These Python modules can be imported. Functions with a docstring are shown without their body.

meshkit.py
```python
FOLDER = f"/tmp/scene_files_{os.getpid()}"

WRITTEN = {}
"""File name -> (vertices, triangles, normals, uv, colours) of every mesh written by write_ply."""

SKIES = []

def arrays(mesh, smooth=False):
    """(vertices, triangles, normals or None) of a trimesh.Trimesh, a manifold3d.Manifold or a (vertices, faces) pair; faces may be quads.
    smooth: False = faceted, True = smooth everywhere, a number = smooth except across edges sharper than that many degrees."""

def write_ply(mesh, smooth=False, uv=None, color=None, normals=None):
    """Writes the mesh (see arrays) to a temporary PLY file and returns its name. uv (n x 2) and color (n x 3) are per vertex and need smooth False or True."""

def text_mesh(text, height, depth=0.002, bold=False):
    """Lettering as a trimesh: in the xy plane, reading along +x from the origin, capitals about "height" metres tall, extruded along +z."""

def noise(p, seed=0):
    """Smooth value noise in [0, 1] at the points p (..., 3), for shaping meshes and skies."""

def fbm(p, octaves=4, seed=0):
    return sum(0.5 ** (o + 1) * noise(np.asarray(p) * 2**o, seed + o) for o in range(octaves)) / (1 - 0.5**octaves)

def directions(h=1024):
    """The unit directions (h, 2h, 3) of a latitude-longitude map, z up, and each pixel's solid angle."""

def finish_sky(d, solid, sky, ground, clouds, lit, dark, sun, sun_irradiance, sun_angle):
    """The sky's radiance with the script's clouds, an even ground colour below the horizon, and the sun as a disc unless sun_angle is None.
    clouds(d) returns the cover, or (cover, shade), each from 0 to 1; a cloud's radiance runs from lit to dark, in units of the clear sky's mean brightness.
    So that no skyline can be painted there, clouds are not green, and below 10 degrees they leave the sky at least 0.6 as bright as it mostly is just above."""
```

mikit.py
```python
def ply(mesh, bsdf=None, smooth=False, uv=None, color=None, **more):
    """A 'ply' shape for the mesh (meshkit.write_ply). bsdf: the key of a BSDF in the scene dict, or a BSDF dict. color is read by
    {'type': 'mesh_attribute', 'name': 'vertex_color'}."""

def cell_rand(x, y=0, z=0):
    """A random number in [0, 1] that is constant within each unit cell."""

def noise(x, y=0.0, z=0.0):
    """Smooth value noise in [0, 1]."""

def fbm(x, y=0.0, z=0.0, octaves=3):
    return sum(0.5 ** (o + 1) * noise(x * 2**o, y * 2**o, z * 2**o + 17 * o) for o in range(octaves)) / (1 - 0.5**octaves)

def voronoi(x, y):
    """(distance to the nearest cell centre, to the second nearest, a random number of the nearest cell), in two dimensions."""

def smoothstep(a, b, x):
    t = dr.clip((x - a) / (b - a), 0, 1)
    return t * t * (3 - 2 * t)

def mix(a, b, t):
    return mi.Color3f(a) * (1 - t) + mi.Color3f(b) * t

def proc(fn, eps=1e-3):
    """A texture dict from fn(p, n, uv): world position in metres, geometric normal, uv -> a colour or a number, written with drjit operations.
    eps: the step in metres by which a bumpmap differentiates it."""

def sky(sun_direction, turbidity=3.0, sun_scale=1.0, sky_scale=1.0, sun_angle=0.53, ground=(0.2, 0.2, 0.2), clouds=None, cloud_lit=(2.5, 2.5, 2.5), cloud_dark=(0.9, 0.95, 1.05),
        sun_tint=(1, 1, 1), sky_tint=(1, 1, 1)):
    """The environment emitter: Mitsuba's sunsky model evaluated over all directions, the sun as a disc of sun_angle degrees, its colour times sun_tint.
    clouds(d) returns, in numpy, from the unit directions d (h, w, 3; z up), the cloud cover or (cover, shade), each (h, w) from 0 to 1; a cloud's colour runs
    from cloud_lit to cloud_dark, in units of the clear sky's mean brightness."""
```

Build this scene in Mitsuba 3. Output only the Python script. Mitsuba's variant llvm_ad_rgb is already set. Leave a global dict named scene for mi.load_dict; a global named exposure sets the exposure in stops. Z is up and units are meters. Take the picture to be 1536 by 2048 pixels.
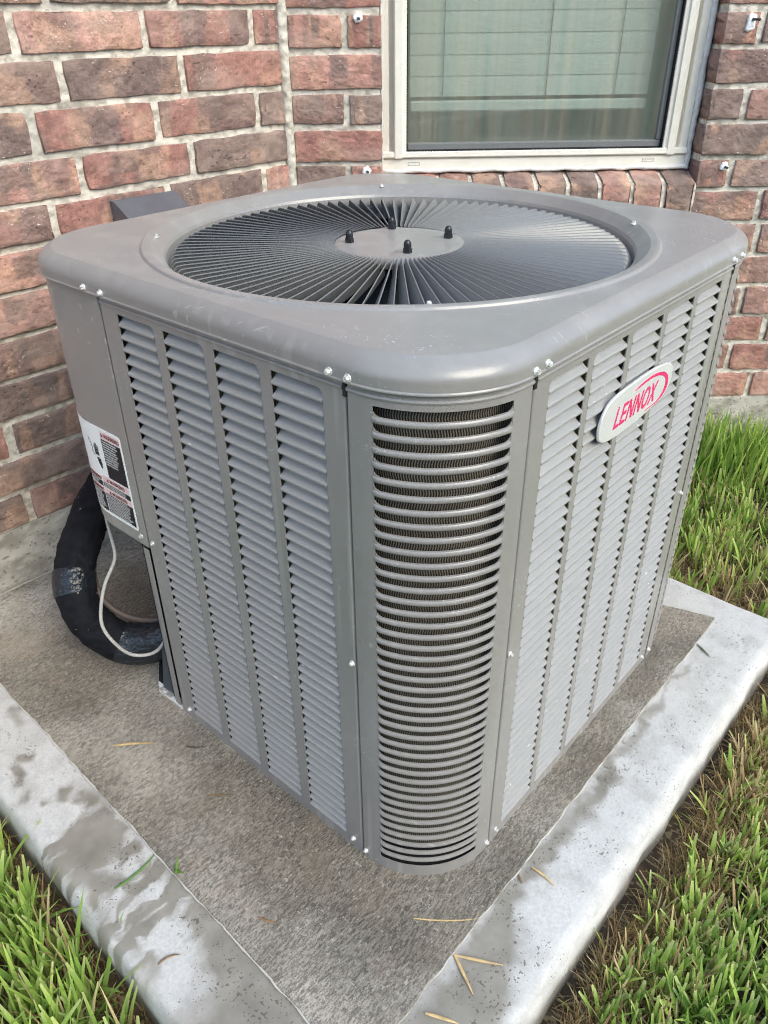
import math
import numpy as np, trimesh, mitsuba as mi, drjit as dr, mikit, meshkit
from shapely.geometry import Polygon, box as sbox, LineString, Point
from shapely import affinity
from mikit import noise, fbm, voronoi, cell_rand, smoothstep, mix, proc
T = mi.ScalarTransform4f
RNG = np.random.default_rng(7)

# ------------------------------------------------------------------ camera, sky, exposure
CAM = np.array([-0.57606, -0.41014, 1.19599])
FWD = np.array([0.63412711, 0.55643352, -0.53690273])
RIGHT = np.array([0.65509249, -0.755492, -0.00925524])
FWD /= np.linalg.norm(FWD); RIGHT -= FWD * (RIGHT @ FWD); RIGHT /= np.linalg.norm(RIGHT)
UP = np.cross(RIGHT, FWD)
M4 = np.eye(4); M4[:3, 0] = -RIGHT; M4[:3, 1] = UP; M4[:3, 2] = FWD; M4[:3, 3] = CAM
exposure = 3.2
SUN = [-0.08, -0.77, 0.62]
scene = {
    'camera': {'type': 'perspective', 'fov': 66.5, 'fov_axis': 'y', 'near_clip': 0.02, 'far_clip': 500.0,
               'to_world': T(M4.tolist())},
    'sky_light': mikit.sky(SUN, turbidity=3, sun_scale=0.36, sun_angle=40, clouds=lambda d: (0.97 - 0.62 * np.clip((d[..., 2] - 0.62) / 0.3, 0, 1), 0.62 * (1 - np.clip(d[..., 2], 0, 1)) ** 1.5),
                           cloud_lit=(1.48, 1.98, 2.72), cloud_dark=(0.93, 1.07, 1.26), sun_tint=(0.90, 1.0, 1.12)),
}
labels = {}

# ------------------------------------------------------------------ helpers
def numbered(key):
    if key not in scene and key not in things: return key
    i = 1
    while f'{key}_{i:03d}' in scene or f'{key}_{i:03d}' in things: i += 1
    return f'{key}_{i:03d}'
things = set()
def thing(name, label, cat, group=None):
    k = numbered(name); things.add(k)
    labels[k] = {'label': label, 'category': cat}
    if group: labels[k]['group'] = group
    return k
def obj(name, mesh, bsdf, parent=None, smooth=False, label=None, cat=None, group=None, kind=None, **kw):
    k = numbered((parent + '__' if parent else '') + name)
    scene[k] = mikit.ply(mesh, bsdf, smooth=smooth, **kw)
    d = {a: b for a, b in (('label', label), ('category', cat), ('group', group), ('kind', kind)) if b}
    if d: labels[k] = d
    return k
def dup(src, name, parent, to_world):
    k = numbered(parent + '__' + name)
    scene[k] = {**scene[src], 'to_world': to_world}
    return k
def cat(ms): return trimesh.util.concatenate(ms)
def mesh(v, f):
    f = np.asarray(f); v = np.asarray(v, float)
    if f.ndim == 2 and f.shape[1] == 4: f = np.vstack([f[:, [0, 1, 2]], f[:, [0, 2, 3]]])
    return trimesh.Trimesh(v, f, process=False)
def grid_faces(n, m, wrap=False):
    i, j = np.meshgrid(np.arange(n - 1), np.arange(m if wrap else m - 1), indexing='ij'); i = i.ravel(); j = j.ravel(); k = (j + 1) % m
    return np.stack([i * m + j, i * m + k, (i + 1) * m + k, (i + 1) * m + j], 1)
def grid(P, wrap=False):
    P = np.asarray(P, float); return mesh(P.reshape(-1, 3), grid_faces(P.shape[0], P.shape[1], wrap))
def bx(x0, x1, y0, y1, z0, z1):
    m = trimesh.creation.box(extents=(x1 - x0, y1 - y0, z1 - z0)); m.apply_translation(((x0 + x1) / 2, (y0 + y1) / 2, (z0 + z1) / 2)); return m
def cbox(x0, x1, y0, y1, z0, z1, c=0.003):
    """box with chamfered edges"""
    import manifold3d as m3
    pts = []
    for sx in (0, 1):
        for sy in (0, 1):
            for sz in (0, 1):
                p = np.array([(x0, x1)[sx], (y0, y1)[sy], (z0, z1)[sz]]); s = np.array([1 - 2 * sx, 1 - 2 * sy, 1 - 2 * sz]) * c
                for a in range(3):
                    q = p + s; q[a] = p[a]; pts.append(q)
    return trimesh.Trimesh(np.array(pts)).convex_hull
def spline(pts, n):
    from scipy.interpolate import CubicSpline
    pts = np.asarray(pts, float); t = np.r_[0, np.cumsum(np.linalg.norm(np.diff(pts, axis=0), axis=1))]
    return CubicSpline(t, pts)(np.linspace(0, t[-1], n))
def frames(p):
    t = np.gradient(p, axis=0); t /= np.linalg.norm(t, axis=1, keepdims=True)
    a = np.cross(t[0], [0.3, 0.2, 0.9]); a /= np.linalg.norm(a); A = []
    for k in range(len(p)):
        a = a - t[k] * (a @ t[k]); a /= np.linalg.norm(a); A.append(a)
    A = np.array(A); return t, A, np.cross(t, A)
def tube(pts, r, sides=12, n=None, amp=0, seed=0, caps=True, a0=0, a1=2 * np.pi):
    p = spline(pts, n) if n else np.asarray(pts, float)
    t, A, B = frames(p); full = abs(a1 - a0 - 2 * np.pi) < 1e-6
    ang = np.linspace(a0, a1, sides, endpoint=not full); r = np.broadcast_to(r, (len(p),))
    d = np.cos(ang)[None, :, None] * A[:, None] + np.sin(ang)[None, :, None] * B[:, None]
    V = p[:, None] + d * r[:, None, None]
    if amp: V = V + d * ((meshkit.fbm(V * 45, 3, seed) - 0.5) * 2 * amp)[..., None]
    m = grid(V, wrap=full)
    if caps and full:
        n0 = len(m.vertices); v = np.vstack([m.vertices, p[[0, -1]]]); f = list(m.faces); L = (len(p) - 1) * sides
        for j in range(sides):
            k = (j + 1) % sides; f.append([n0, k, j]); f.append([n0 + 1, L + j, L + k])
        m = mesh(v, np.array(f))
    return m
def text(s, height, depth=0.0006, bold=False):
    return meshkit.text_mesh(s, height, depth, bold)

# ------------------------------------------------------------------ materials
def two(b): return {'type': 'twosided', 'bsdf': b}
def rgb(*c): return {'type': 'rgb', 'value': list(c)}
def pr(color, rough=0.5, spec=0.5, metallic=0.0, **k):
    return {'type': 'principled', 'base_color': color if isinstance(color, dict) else rgb(*color), 'roughness': rough, 'specular': spec, 'metallic': metallic, **k}
def bump(b, fn, scale, eps=1e-3): return {'type': 'bumpmap', 'arbitrary': {**proc(fn, eps)}, 'bsdf': b, 'scale': scale}

def paint_fn(p, n, uv):
    x, y, z = p.x, p.y, p.z
    c = mix((0.232, 0.223, 0.215), (0.212, 0.205, 0.199), fbm(x * 7, y * 7, z * 5))
    up = smoothstep(0.3, 0.9, n.z)
    sp = smoothstep(0.86, 0.90, noise(x * 420, y * 420, z * 420)) * smoothstep(0.58, 0.75, fbm(x * 11, y * 11, z * 11 + 4))
    c = mix(c, (0.55, 0.55, 0.53), sp * 0.7)
    dust = smoothstep(0.42, 0.75, fbm(x * 16 + 3, y * 16, z * 6, octaves=4)) * (0.10 + 0.16 * up)
    c = mix(c, (0.33, 0.32, 0.30), dust)
    wm = dr.abs(fbm(x * 13 + 2, y * 13, z * 13, octaves=3) - 0.52)
    c = mix(c, (0.31, 0.30, 0.285), smoothstep(0.05, 0.0, wm) * smoothstep(0.5, 0.62, fbm(x * 5, y * 5, z * 5 + 8)) * 0.12)
    run = smoothstep(0.62, 0.78, noise(x * 90, y * 90, z * 2.2)) * (1 - up) * smoothstep(0.45, 0.7, noise(x * 8, y * 8, z * 3))
    c = mix(c, (0.34, 0.33, 0.31), run * 0.35)
    sc = smoothstep(0.845, 0.87, noise(x * 300 + y * 120, y * 40 - x * 16, z * 70)) * smoothstep(0.6, 0.75, noise(x * 9, y * 9, z * 9 + 9))
    return mix(c, (0.45, 0.45, 0.44), sc * 0.3)
def paint_rough(p, n, uv): return 0.22 + 0.14 * fbm(p.x * 18, p.y * 18, p.z * 18)
scene['paint'] = two(pr(proc(paint_fn), proc(paint_rough), 0.6, clearcoat=0.25, clearcoat_gloss=0.85))
def slat_fn(p, n, uv):
    x, y, z = p.x, p.y, p.z
    c = mix((0.300, 0.296, 0.288), (0.265, 0.262, 0.256), fbm(x * 12, y * 12, z * 30))
    sp = smoothstep(0.92, 0.94, noise(x * 180, y * 180, z * 180)) * smoothstep(0.6, 0.7, fbm(x * 9, y * 9, z * 9))
    return mix(c, (0.62, 0.62, 0.6), sp * 0.8)
scene['slat_paint'] = two(pr(proc(slat_fn), 0.34, 0.6))
scene['vane_paint'] = two(pr((0.165, 0.17, 0.174), 0.34, 0.6))
def screw_fn(p, n, uv): return mix((0.78, 0.78, 0.76), (0.45, 0.44, 0.42), smoothstep(0.5, 0.7, fbm(p.x * 300, p.y * 300, p.z * 300)))
scene['zinc'] = pr(proc(screw_fn), 0.36, 0.5, 0.45)
scene['inside_dark'] = two(pr((0.022, 0.022, 0.023), 0.6, 0.3))
def coil_fn(p, n, uv):
    a = uv.x * 2 * math.pi / 0.0033
    s = 0.5 + 0.5 * dr.sin(a + 1.2 * dr.sin(p.z * 420))
    return mix((0.012, 0.011, 0.010), (0.26, 0.225, 0.185), s * s * (0.55 + 0.6 * fbm(p.x * 30, p.y * 30, p.z * 60)))
scene['coil'] = two(pr(proc(coil_fn), 0.5, 0.3))
scene['black_plastic'] = pr((0.012, 0.013, 0.016), 0.32, 0.5)
scene['badge_metal'] = pr((0.74, 0.74, 0.75), 0.28, 0.5, 0.4)
scene['badge_red'] = pr((0.58, 0.03, 0.13), 0.35, 0.5)
scene['label_white'] = two(pr((0.78, 0.8, 0.8), 0.35, 0.5))
scene['label_black'] = two(pr((0.014, 0.014, 0.02), 0.5, 0.15))
scene['label_pink'] = two(pr((0.72, 0.5, 0.5), 0.35, 0.5))
scene['label_text'] = two(pr((0.5, 0.5, 0.5), 0.4, 0.5))
scene['label_ink'] = two(pr((0.1, 0.02, 0.025), 0.4, 0.5))
scene['dark_steel'] = two(pr((0.05, 0.06, 0.068), 0.4, 0.5))

def brick_fn(p, n, uv):
    i = dr.floor(uv.x); u = uv.x - i; v = uv.y
    r0, r1, r2, r3 = cell_rand(i, 3), cell_rand(i, 11), cell_rand(i, 23), cell_rand(i, 31)
    c = mix((0.385, 0.200, 0.162), (0.455, 0.258, 0.212), r1)
    c = mix(c, (0.295, 0.148, 0.124), smoothstep(0.5, 0.8, r0) * 0.9)
    c = mix(c, (0.205, 0.150, 0.130), smoothstep(0.62, 0.82, r2) * 0.95)
    grain = fbm(u * 24, v * 9, i * 3.7, octaves=3)
    w = u * (3.0 + 4 * r3) + i * 7.31 + 0.22 * noise(v * 2.5, i, u * 4) + 0.25 * (grain - 0.5)
    b = smoothstep(0.48, 0.60, noise(w, i * 1.7, v * 0.3))
    c = mix(c, mix((0.150, 0.108, 0.100), (0.215, 0.150, 0.132), grain), b * (0.3 + 0.65 * r0))
    b2 = smoothstep(0.56, 0.70, noise(w * 1.5 + 40, i * 2.9, v * 0.6))
    c = mix(c, (0.46, 0.285, 0.20), b2 * (0.25 + 0.5 * grain))
    km = smoothstep(0.03, 0.0, dr.abs(u - 0.3 - 0.4 * r1) - 0.06 - 0.12 * r2 + 0.02 * grain) * smoothstep(0.10, 0.0, dr.abs(v - 0.5 - 0.2 * r3) - 0.26) * smoothstep(0.45, 0.46, r3)
    c = mix(c, (0.155, 0.118, 0.105), km * (0.35 + 0.5 * grain))
    g = fbm(p.x * 50, p.y * 50, p.z * 60, octaves=5)
    c = c * (0.46 + 1.06 * g) * (0.80 + 0.40 * noise(p.x * 380, p.y * 380, p.z * 380))
    pit = smoothstep(0.80, 0.87, noise(p.x * 120, p.y * 120, p.z * 150)) * smoothstep(0.45, 0.6, fbm(p.x * 20, p.y * 20, p.z * 20 + 6))
    c = mix(c, c * 0.35, pit * 0.8)
    st = fbm((p.x + p.y * 0.7) * 260, p.z * 30, i, octaves=2)
    c = c * (0.87 + 0.26 * st)
    ed = smoothstep(0.09, 0.0, v + 0.06 * noise(u * 26, i)) * smoothstep(0.3, 0.6, noise(u * 6, i * 3.3))
    c = mix(c, (0.50, 0.33, 0.26), ed * 0.6)
    chip = smoothstep(0.62, 0.70, fbm(u * 14 + i, v * 3, 5.0)) * smoothstep(0.78, 0.95, dr.abs(v - 0.5) * 2 + 0.15 * grain)
    c = mix(c, (0.14, 0.105, 0.09), chip * 0.6)
    sm = smoothstep(0.84, 0.90, noise(p.x * 230, p.y * 230, p.z * 230)) * smoothstep(0.52, 0.66, fbm(p.x * 14, p.y * 14, p.z * 22 + 3))
    c = mix(c, (0.66, 0.60, 0.54), sm * 0.8)
    hz = smoothstep(0.40, 0.80, fbm(p.x * 11 + 5, p.y * 11, p.z * 16, octaves=4))
    return mix(c, (0.48, 0.36, 0.30), hz * 0.34)
def brick_bump(p, n, uv): return fbm(p.x * 130, p.y * 130, p.z * 130, octaves=3) + 0.7 * noise(p.x * 45, p.y * 45, p.z * 30)
scene['brick_clay'] = bump(pr(proc(brick_fn), 0.8, 0.25), brick_bump, 0.0038, 6e-4)
def mortar_fn(p, n, uv):
    g = fbm(p.x * 70, p.y * 70, p.z * 70, octaves=4)
    c = mix((0.37, 0.335, 0.28), (0.63, 0.59, 0.515), smoothstep(0.25, 0.65, g))
    d = smoothstep(0.55, 0.75, fbm(p.x * 8, p.y * 8, p.z * 8 + 2))
    c = mix(c, (0.37, 0.36, 0.32), d * 0.45)
    return mix(c, (0.2, 0.18, 0.15), smoothstep(0.88, 0.92, noise(p.x * 190, p.y * 190, p.z * 190)) * 0.5)
def mortar_bump(p, n, uv): return fbm(p.x * 110, p.y * 110, p.z * 110, octaves=4) + 1.2 * noise(p.x * 28, p.y * 28, p.z * 60)
scene['mortar_mix'] = bump(pr(proc(mortar_fn), 0.9, 0.2), mortar_bump, 0.004, 8e-4)
def found_fn(p, n, uv):
    g = fbm(p.x * 22, p.y * 22, p.z * 30, octaves=5)
    c = mix((0.27, 0.25, 0.215), (0.46, 0.435, 0.385), smoothstep(0.3, 0.66, g))
    c = mix(c, (0.47, 0.45, 0.41), smoothstep(0.62, 0.75, fbm(p.x * 60, p.y * 60, p.z * 60)) * 0.5)
    return mix(c, (0.1, 0.09, 0.075), smoothstep(0.78, 0.83, noise(p.x * 150, p.y * 150, p.z * 150)) * 0.6)
def found_bump(p, n, uv): return fbm(p.x * 60, p.y * 60, p.z * 60, octaves=4)
scene['foundation_concrete'] = bump(pr(proc(found_fn), 0.9, 0.2), found_bump, 0.006, 1e-3)

# stains of the pad's trowelled border: (x, y, rx, ry, strength), in metres on the slab
STAINS = [(-0.277, 0.782, 0.016, 0.024, 1.0), (-0.268, 0.765, 0.008, 0.022, .8), (-0.308, 0.755, 0.016, 0.032, 1.0), (-0.257, 0.655, 0.015, 0.016, 1.0), (-0.318, 0.695, 0.016, 0.012, .9), (-0.296, 0.66, 0.010, 0.011, 1.0),
          (-0.24, 0.60, 0.03, 0.035, .9), (-0.265, 0.548, 0.045, 0.020, 1.1), (-0.305, 0.565, 0.035, 0.020, .9), (-0.30, 0.50, 0.05, 0.018, 1.0), (-0.25, 0.49, 0.03, 0.030, .7),
          (-0.335, 0.47, 0.03, 0.06, .8), (-0.30, 0.43, 0.035, 0.025, .8), (-0.245, 0.40, 0.022, 0.03, .8), (-0.35, 0.35, 0.02, 0.09, .7), (-0.245, 0.30, 0.018, 0.07, .9), (-0.262, 0.20, 0.03, 0.06, 1.0),
          (-0.30, 0.12, 0.08, 0.06, .9), (-0.28, -0.02, 0.12, 0.1, 1.1), (-0.16, -0.12, 0.16, 0.05, 1.2), (-0.03, -0.10, 0.07, 0.035, 1.1), (0.07, -0.085, 0.05, 0.02, 1.0), (0.2, -0.084, 0.10, 0.022, 1.0), (0.40, -0.080, 0.10, 0.019, .9), (0.58, -0.078, 0.09, 0.014, .8), (0.75, -0.074, 0.08, 0.010, .7),
          (-0.23, 0.9, 0.02, 0.03, .7)]
def stain_field(p):
    wx = p.x + 0.026 * (fbm(p.x * 22, p.y * 22, 1.0, octaves=4) - 0.5) * 2; wy = p.y + 0.026 * (fbm(p.x * 22, p.y * 22, 7.0, octaves=4) - 0.5) * 2
    s = mi.Float(0)
    for x, y, a, b, k in STAINS: s = s + k * dr.exp(-dr.square((wx - x) / a) - dr.square((wy - y) / b))
    zone = smoothstep(0.66, 0.56, wy) * smoothstep(0.22, 0.36, wy) * smoothstep(-0.22, -0.25, p.x)
    s = s + zone * (1.15 * smoothstep(0.36, 0.68, fbm(wx * 16 - wy * 7, wy * 46, 2.0, octaves=4)) - 0.2) + smoothstep(0.30, 0.05, wy) * smoothstep(-0.2, -0.25, p.x) * 0.7 * fbm(wx * 30, wy * 22, 4.0)
    return smoothstep(0.12, 0.95, s * (0.7 + 0.6 * fbm(p.x * 55, p.y * 55, 6.0, octaves=4)) + 0.22 * (fbm(p.x * 38, p.y * 38, 3.0, octaves=5) - 0.5))
def border_fn(p, n, uv):
    g = fbm(p.x * 26, p.y * 26, p.z * 26, octaves=5)
    c = mix((0.43, 0.425, 0.41), (0.50, 0.497, 0.485), smoothstep(0.28, 0.62, g))
    c = c * (0.84 + 0.32 * fbm(p.x * 330, p.y * 330, p.z * 330, octaves=3))
    c = mix(c, (0.47, 0.46, 0.43), smoothstep(0.55, 0.75, fbm(p.x * 6, p.y * 6, 2.0)) * 0.3)
    s = stain_field(p)
    c = mix(c, mix((0.150, 0.136, 0.112), (0.285, 0.268, 0.232), fbm(p.x * 32, p.y * 32, 5.0)), s * 0.92)
    grit = smoothstep(0.80, 0.85, noise(p.x * 330, p.y * 330, p.z * 330)) * smoothstep(0.42, 0.6, fbm(p.x * 15, p.y * 15, 9.0))
    c = mix(c, (0.09, 0.08, 0.065), grit * 0.75)
    low = smoothstep(-0.018, -0.06, p.z + 0.02 * fbm(p.x * 20, p.y * 20))      # soil-splashed sides
    return mix(c, (0.085, 0.075, 0.062), low * 0.85)
def border_rough(p, n, uv): return 0.82 - 0.2 * stain_field(p)
def border_bump(p, n, uv): return 0.5 * fbm(p.x * 40, p.y * 40, p.z * 40, octaves=3) + 0.5 * fbm(p.x * 260, p.y * 260, p.z * 260, octaves=2)
scene['trowelled_concrete'] = bump(pr(proc(border_fn), proc(border_rough), 0.3), border_bump, 0.0014, 8e-4)
def panel_fn(p, n, uv):
    # broom strokes run across, grains of sand between
    q = p.y + 0.004 * noise(p.x * 30, p.y * 30); r = p.x
    g = 0.55 * fbm(q * 520, r * 150, 2.0, octaves=2) + 0.45 * fbm(p.x * 900, p.y * 900, 3.0, octaves=2)
    c = mix((0.142, 0.127, 0.108), (0.390, 0.360, 0.312), smoothstep(0.25, 0.75, g))
    big = fbm(p.x * 7, p.y * 7, 4.0, octaves=5)
    c = c * (0.50 + 0.92 * big)
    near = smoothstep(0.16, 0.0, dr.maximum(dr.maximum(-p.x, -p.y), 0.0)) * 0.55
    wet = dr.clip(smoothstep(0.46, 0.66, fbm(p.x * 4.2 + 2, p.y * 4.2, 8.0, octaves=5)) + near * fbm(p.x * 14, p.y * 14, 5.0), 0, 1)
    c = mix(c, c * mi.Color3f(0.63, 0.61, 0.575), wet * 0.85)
    rust = smoothstep(0.60, 0.78, fbm(p.x * 16 + 6, p.y * 16, 6.0, octaves=4)) * 0.35
    c = mix(c, (0.24, 0.185, 0.14), rust * 0.7)
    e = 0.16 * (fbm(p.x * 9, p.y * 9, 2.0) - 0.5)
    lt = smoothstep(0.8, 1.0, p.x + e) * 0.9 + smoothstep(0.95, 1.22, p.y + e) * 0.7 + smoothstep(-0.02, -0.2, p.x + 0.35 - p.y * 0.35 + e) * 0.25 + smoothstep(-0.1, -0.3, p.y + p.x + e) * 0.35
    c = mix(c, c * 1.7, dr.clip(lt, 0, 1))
    return mix(c, (0.5, 0.47, 0.42), smoothstep(0.86, 0.9, noise(p.x * 300, p.y * 300, 3.0)) * 0.4)
def panel_bump(p, n, uv):
    q = p.y + 0.004 * noise(p.x * 30, p.y * 30); r = p.x
    return fbm(q * 480, r * 130, 2.0, octaves=2) + 0.6 * fbm(p.x * 60, p.y * 60, 1.0)
scene['broomed_concrete'] = bump(pr(proc(panel_fn), 0.85, 0.25), panel_bump, 0.0028, 6e-4)
def soil_fn(p, n, uv):
    g = fbm(p.x * 55, p.y * 55, p.z * 40, octaves=4)
    c = mix((0.035, 0.026, 0.018), (0.14, 0.102, 0.066), g)
    c = mix(c, (0.34, 0.26, 0.15), smoothstep(0.66, 0.76, noise(p.x * 240, p.y * 110, 2.0)) * 0.7)
    far = smoothstep(2.6, 3.6, dr.sqrt(dr.square(p.x - 0.4) + dr.square(p.y - 0.2)))
    return mix(c, mix((0.07, 0.11, 0.03), (0.13, 0.17, 0.05), fbm(p.x * 30, p.y * 30, 1.0)), far)
scene['soil'] = bump(pr(proc(soil_fn), 0.95, 0.1), lambda p, n, uv: fbm(p.x * 50, p.y * 50, 1.0, octaves=4), 0.012, 2e-3)
scene['blade'] = {'type': 'principledthin', 'base_color': {'type': 'mesh_attribute', 'name': 'vertex_color'}, 'roughness': 0.45, 'diff_trans': 0.75, 'spec_trans': 0.0, 'anisotropic': 0.0}
scene['straw_stalk'] = two(pr({'type': 'mesh_attribute', 'name': 'vertex_color'}, 0.6, 0.3))
def foam_fn(p, n, uv):
    c = mix((0.004, 0.0045, 0.007), (0.013, 0.014, 0.018), fbm(p.x * 60, p.y * 60, p.z * 60))
    return mix(c, (0.45, 0.42, 0.38), smoothstep(0.93, 0.95, noise(p.x * 130, p.y * 130, p.z * 130)) * 0.7)
scene['foam'] = bump(pr(proc(foam_fn), 0.75, 0.18), lambda p, n, uv: fbm(p.x * 120, p.y * 120, p.z * 120, octaves=3) + 1.5 * noise(p.x * 30, p.y * 30, p.z * 55), 0.004, 8e-4)
def tape_fn(p, n, uv):
    g = fbm(p.x * 130, p.y * 130, p.z * 190, octaves=3)
    return mix((0.012, 0.016, 0.022), (0.20, 0.23, 0.24), smoothstep(0.66, 0.90, g) * 0.55)
scene['tape_vinyl'] = bump(pr(proc(tape_fn), 0.28, 0.5), lambda p, n, uv: fbm(p.x * 120, p.y * 120, p.z * 160), 0.004, 8e-4)
scene['cable_grey'] = pr((0.40, 0.39, 0.37), 0.5, 0.4)
scene['copper_brown'] = pr((0.10, 0.072, 0.062), 0.45, 0.4)
scene['box_paint'] = pr(proc(lambda p, n, uv: mix((0.085, 0.088, 0.105), (0.12, 0.123, 0.14), fbm(p.x * 30, p.y * 30, p.z * 30))), 0.42, 0.5)
scene['vinyl'] = pr(proc(lambda p, n, uv: mix((0.68, 0.655, 0.585), (0.645, 0.615, 0.54), smoothstep(0.45, 0.75, fbm(p.x * 24, p.y * 24, p.z * 14)))), 0.42, 0.5)
scene['screen_frame'] = pr((0.16, 0.165, 0.165), 0.45, 0.4)
scene['gasket'] = pr((0.02, 0.02, 0.02), 0.6, 0.3)
scene['pane_glass'] = {'type': 'thindielectric', 'int_ior': 1.52}
scene['blind_slat'] = two(pr((0.46, 0.56, 0.49), 0.55, 0.4))
scene['cord'] = pr((0.06, 0.065, 0.06), 0.7, 0.2)
scene['room'] = two(pr((0.06, 0.062, 0.06), 0.9, 0.1))
def caulk_fn(p, n, uv): return mix((0.52, 0.51, 0.48), (0.72, 0.71, 0.68), fbm(p.x * 120, p.y * 120, p.z * 120))
scene['caulk'] = bump(pr(proc(caulk_fn), 0.6, 0.4), lambda p, n, uv: fbm(p.x * 120, p.y * 120, p.z * 120), 0.003, 8e-4)
scene['caulk_white'] = bump(pr((0.82, 0.83, 0.84), 0.5, 0.4), lambda p, n, uv: fbm(p.x * 150, p.y * 150, p.z * 150), 0.002, 8e-4)
scene['fence_wood'] = pr(proc(lambda p, n, uv: mix((0.16, 0.11, 0.07), (0.36, 0.28, 0.2), fbm(p.x * 14, p.y * 14, p.z * 1.5, octaves=4))), 0.85, 0.2)

# ------------------------------------------------------------------ ground
def soil_mesh():
    a = np.r_[-30, -12, -6, -4, np.arange(-3, 3.5, 0.06), 4, 6, 12, 30]
    X, Y = np.meshgrid(a, a, indexing='ij')
    P = np.stack([X, Y, 0 * X], -1)
    Z = -0.105 + 0.028 * (meshkit.fbm(P * 5, 3, 2) - 0.5) + 0.012 * (meshkit.fbm(P * 22, 2, 3) - 0.5)
    P[..., 2] = Z
    return grid(P)
obj('ground', soil_mesh(), 'soil', smooth=True, kind='structure', label='dark brown soil and thatch under the lawn around the concrete pad')

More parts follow.
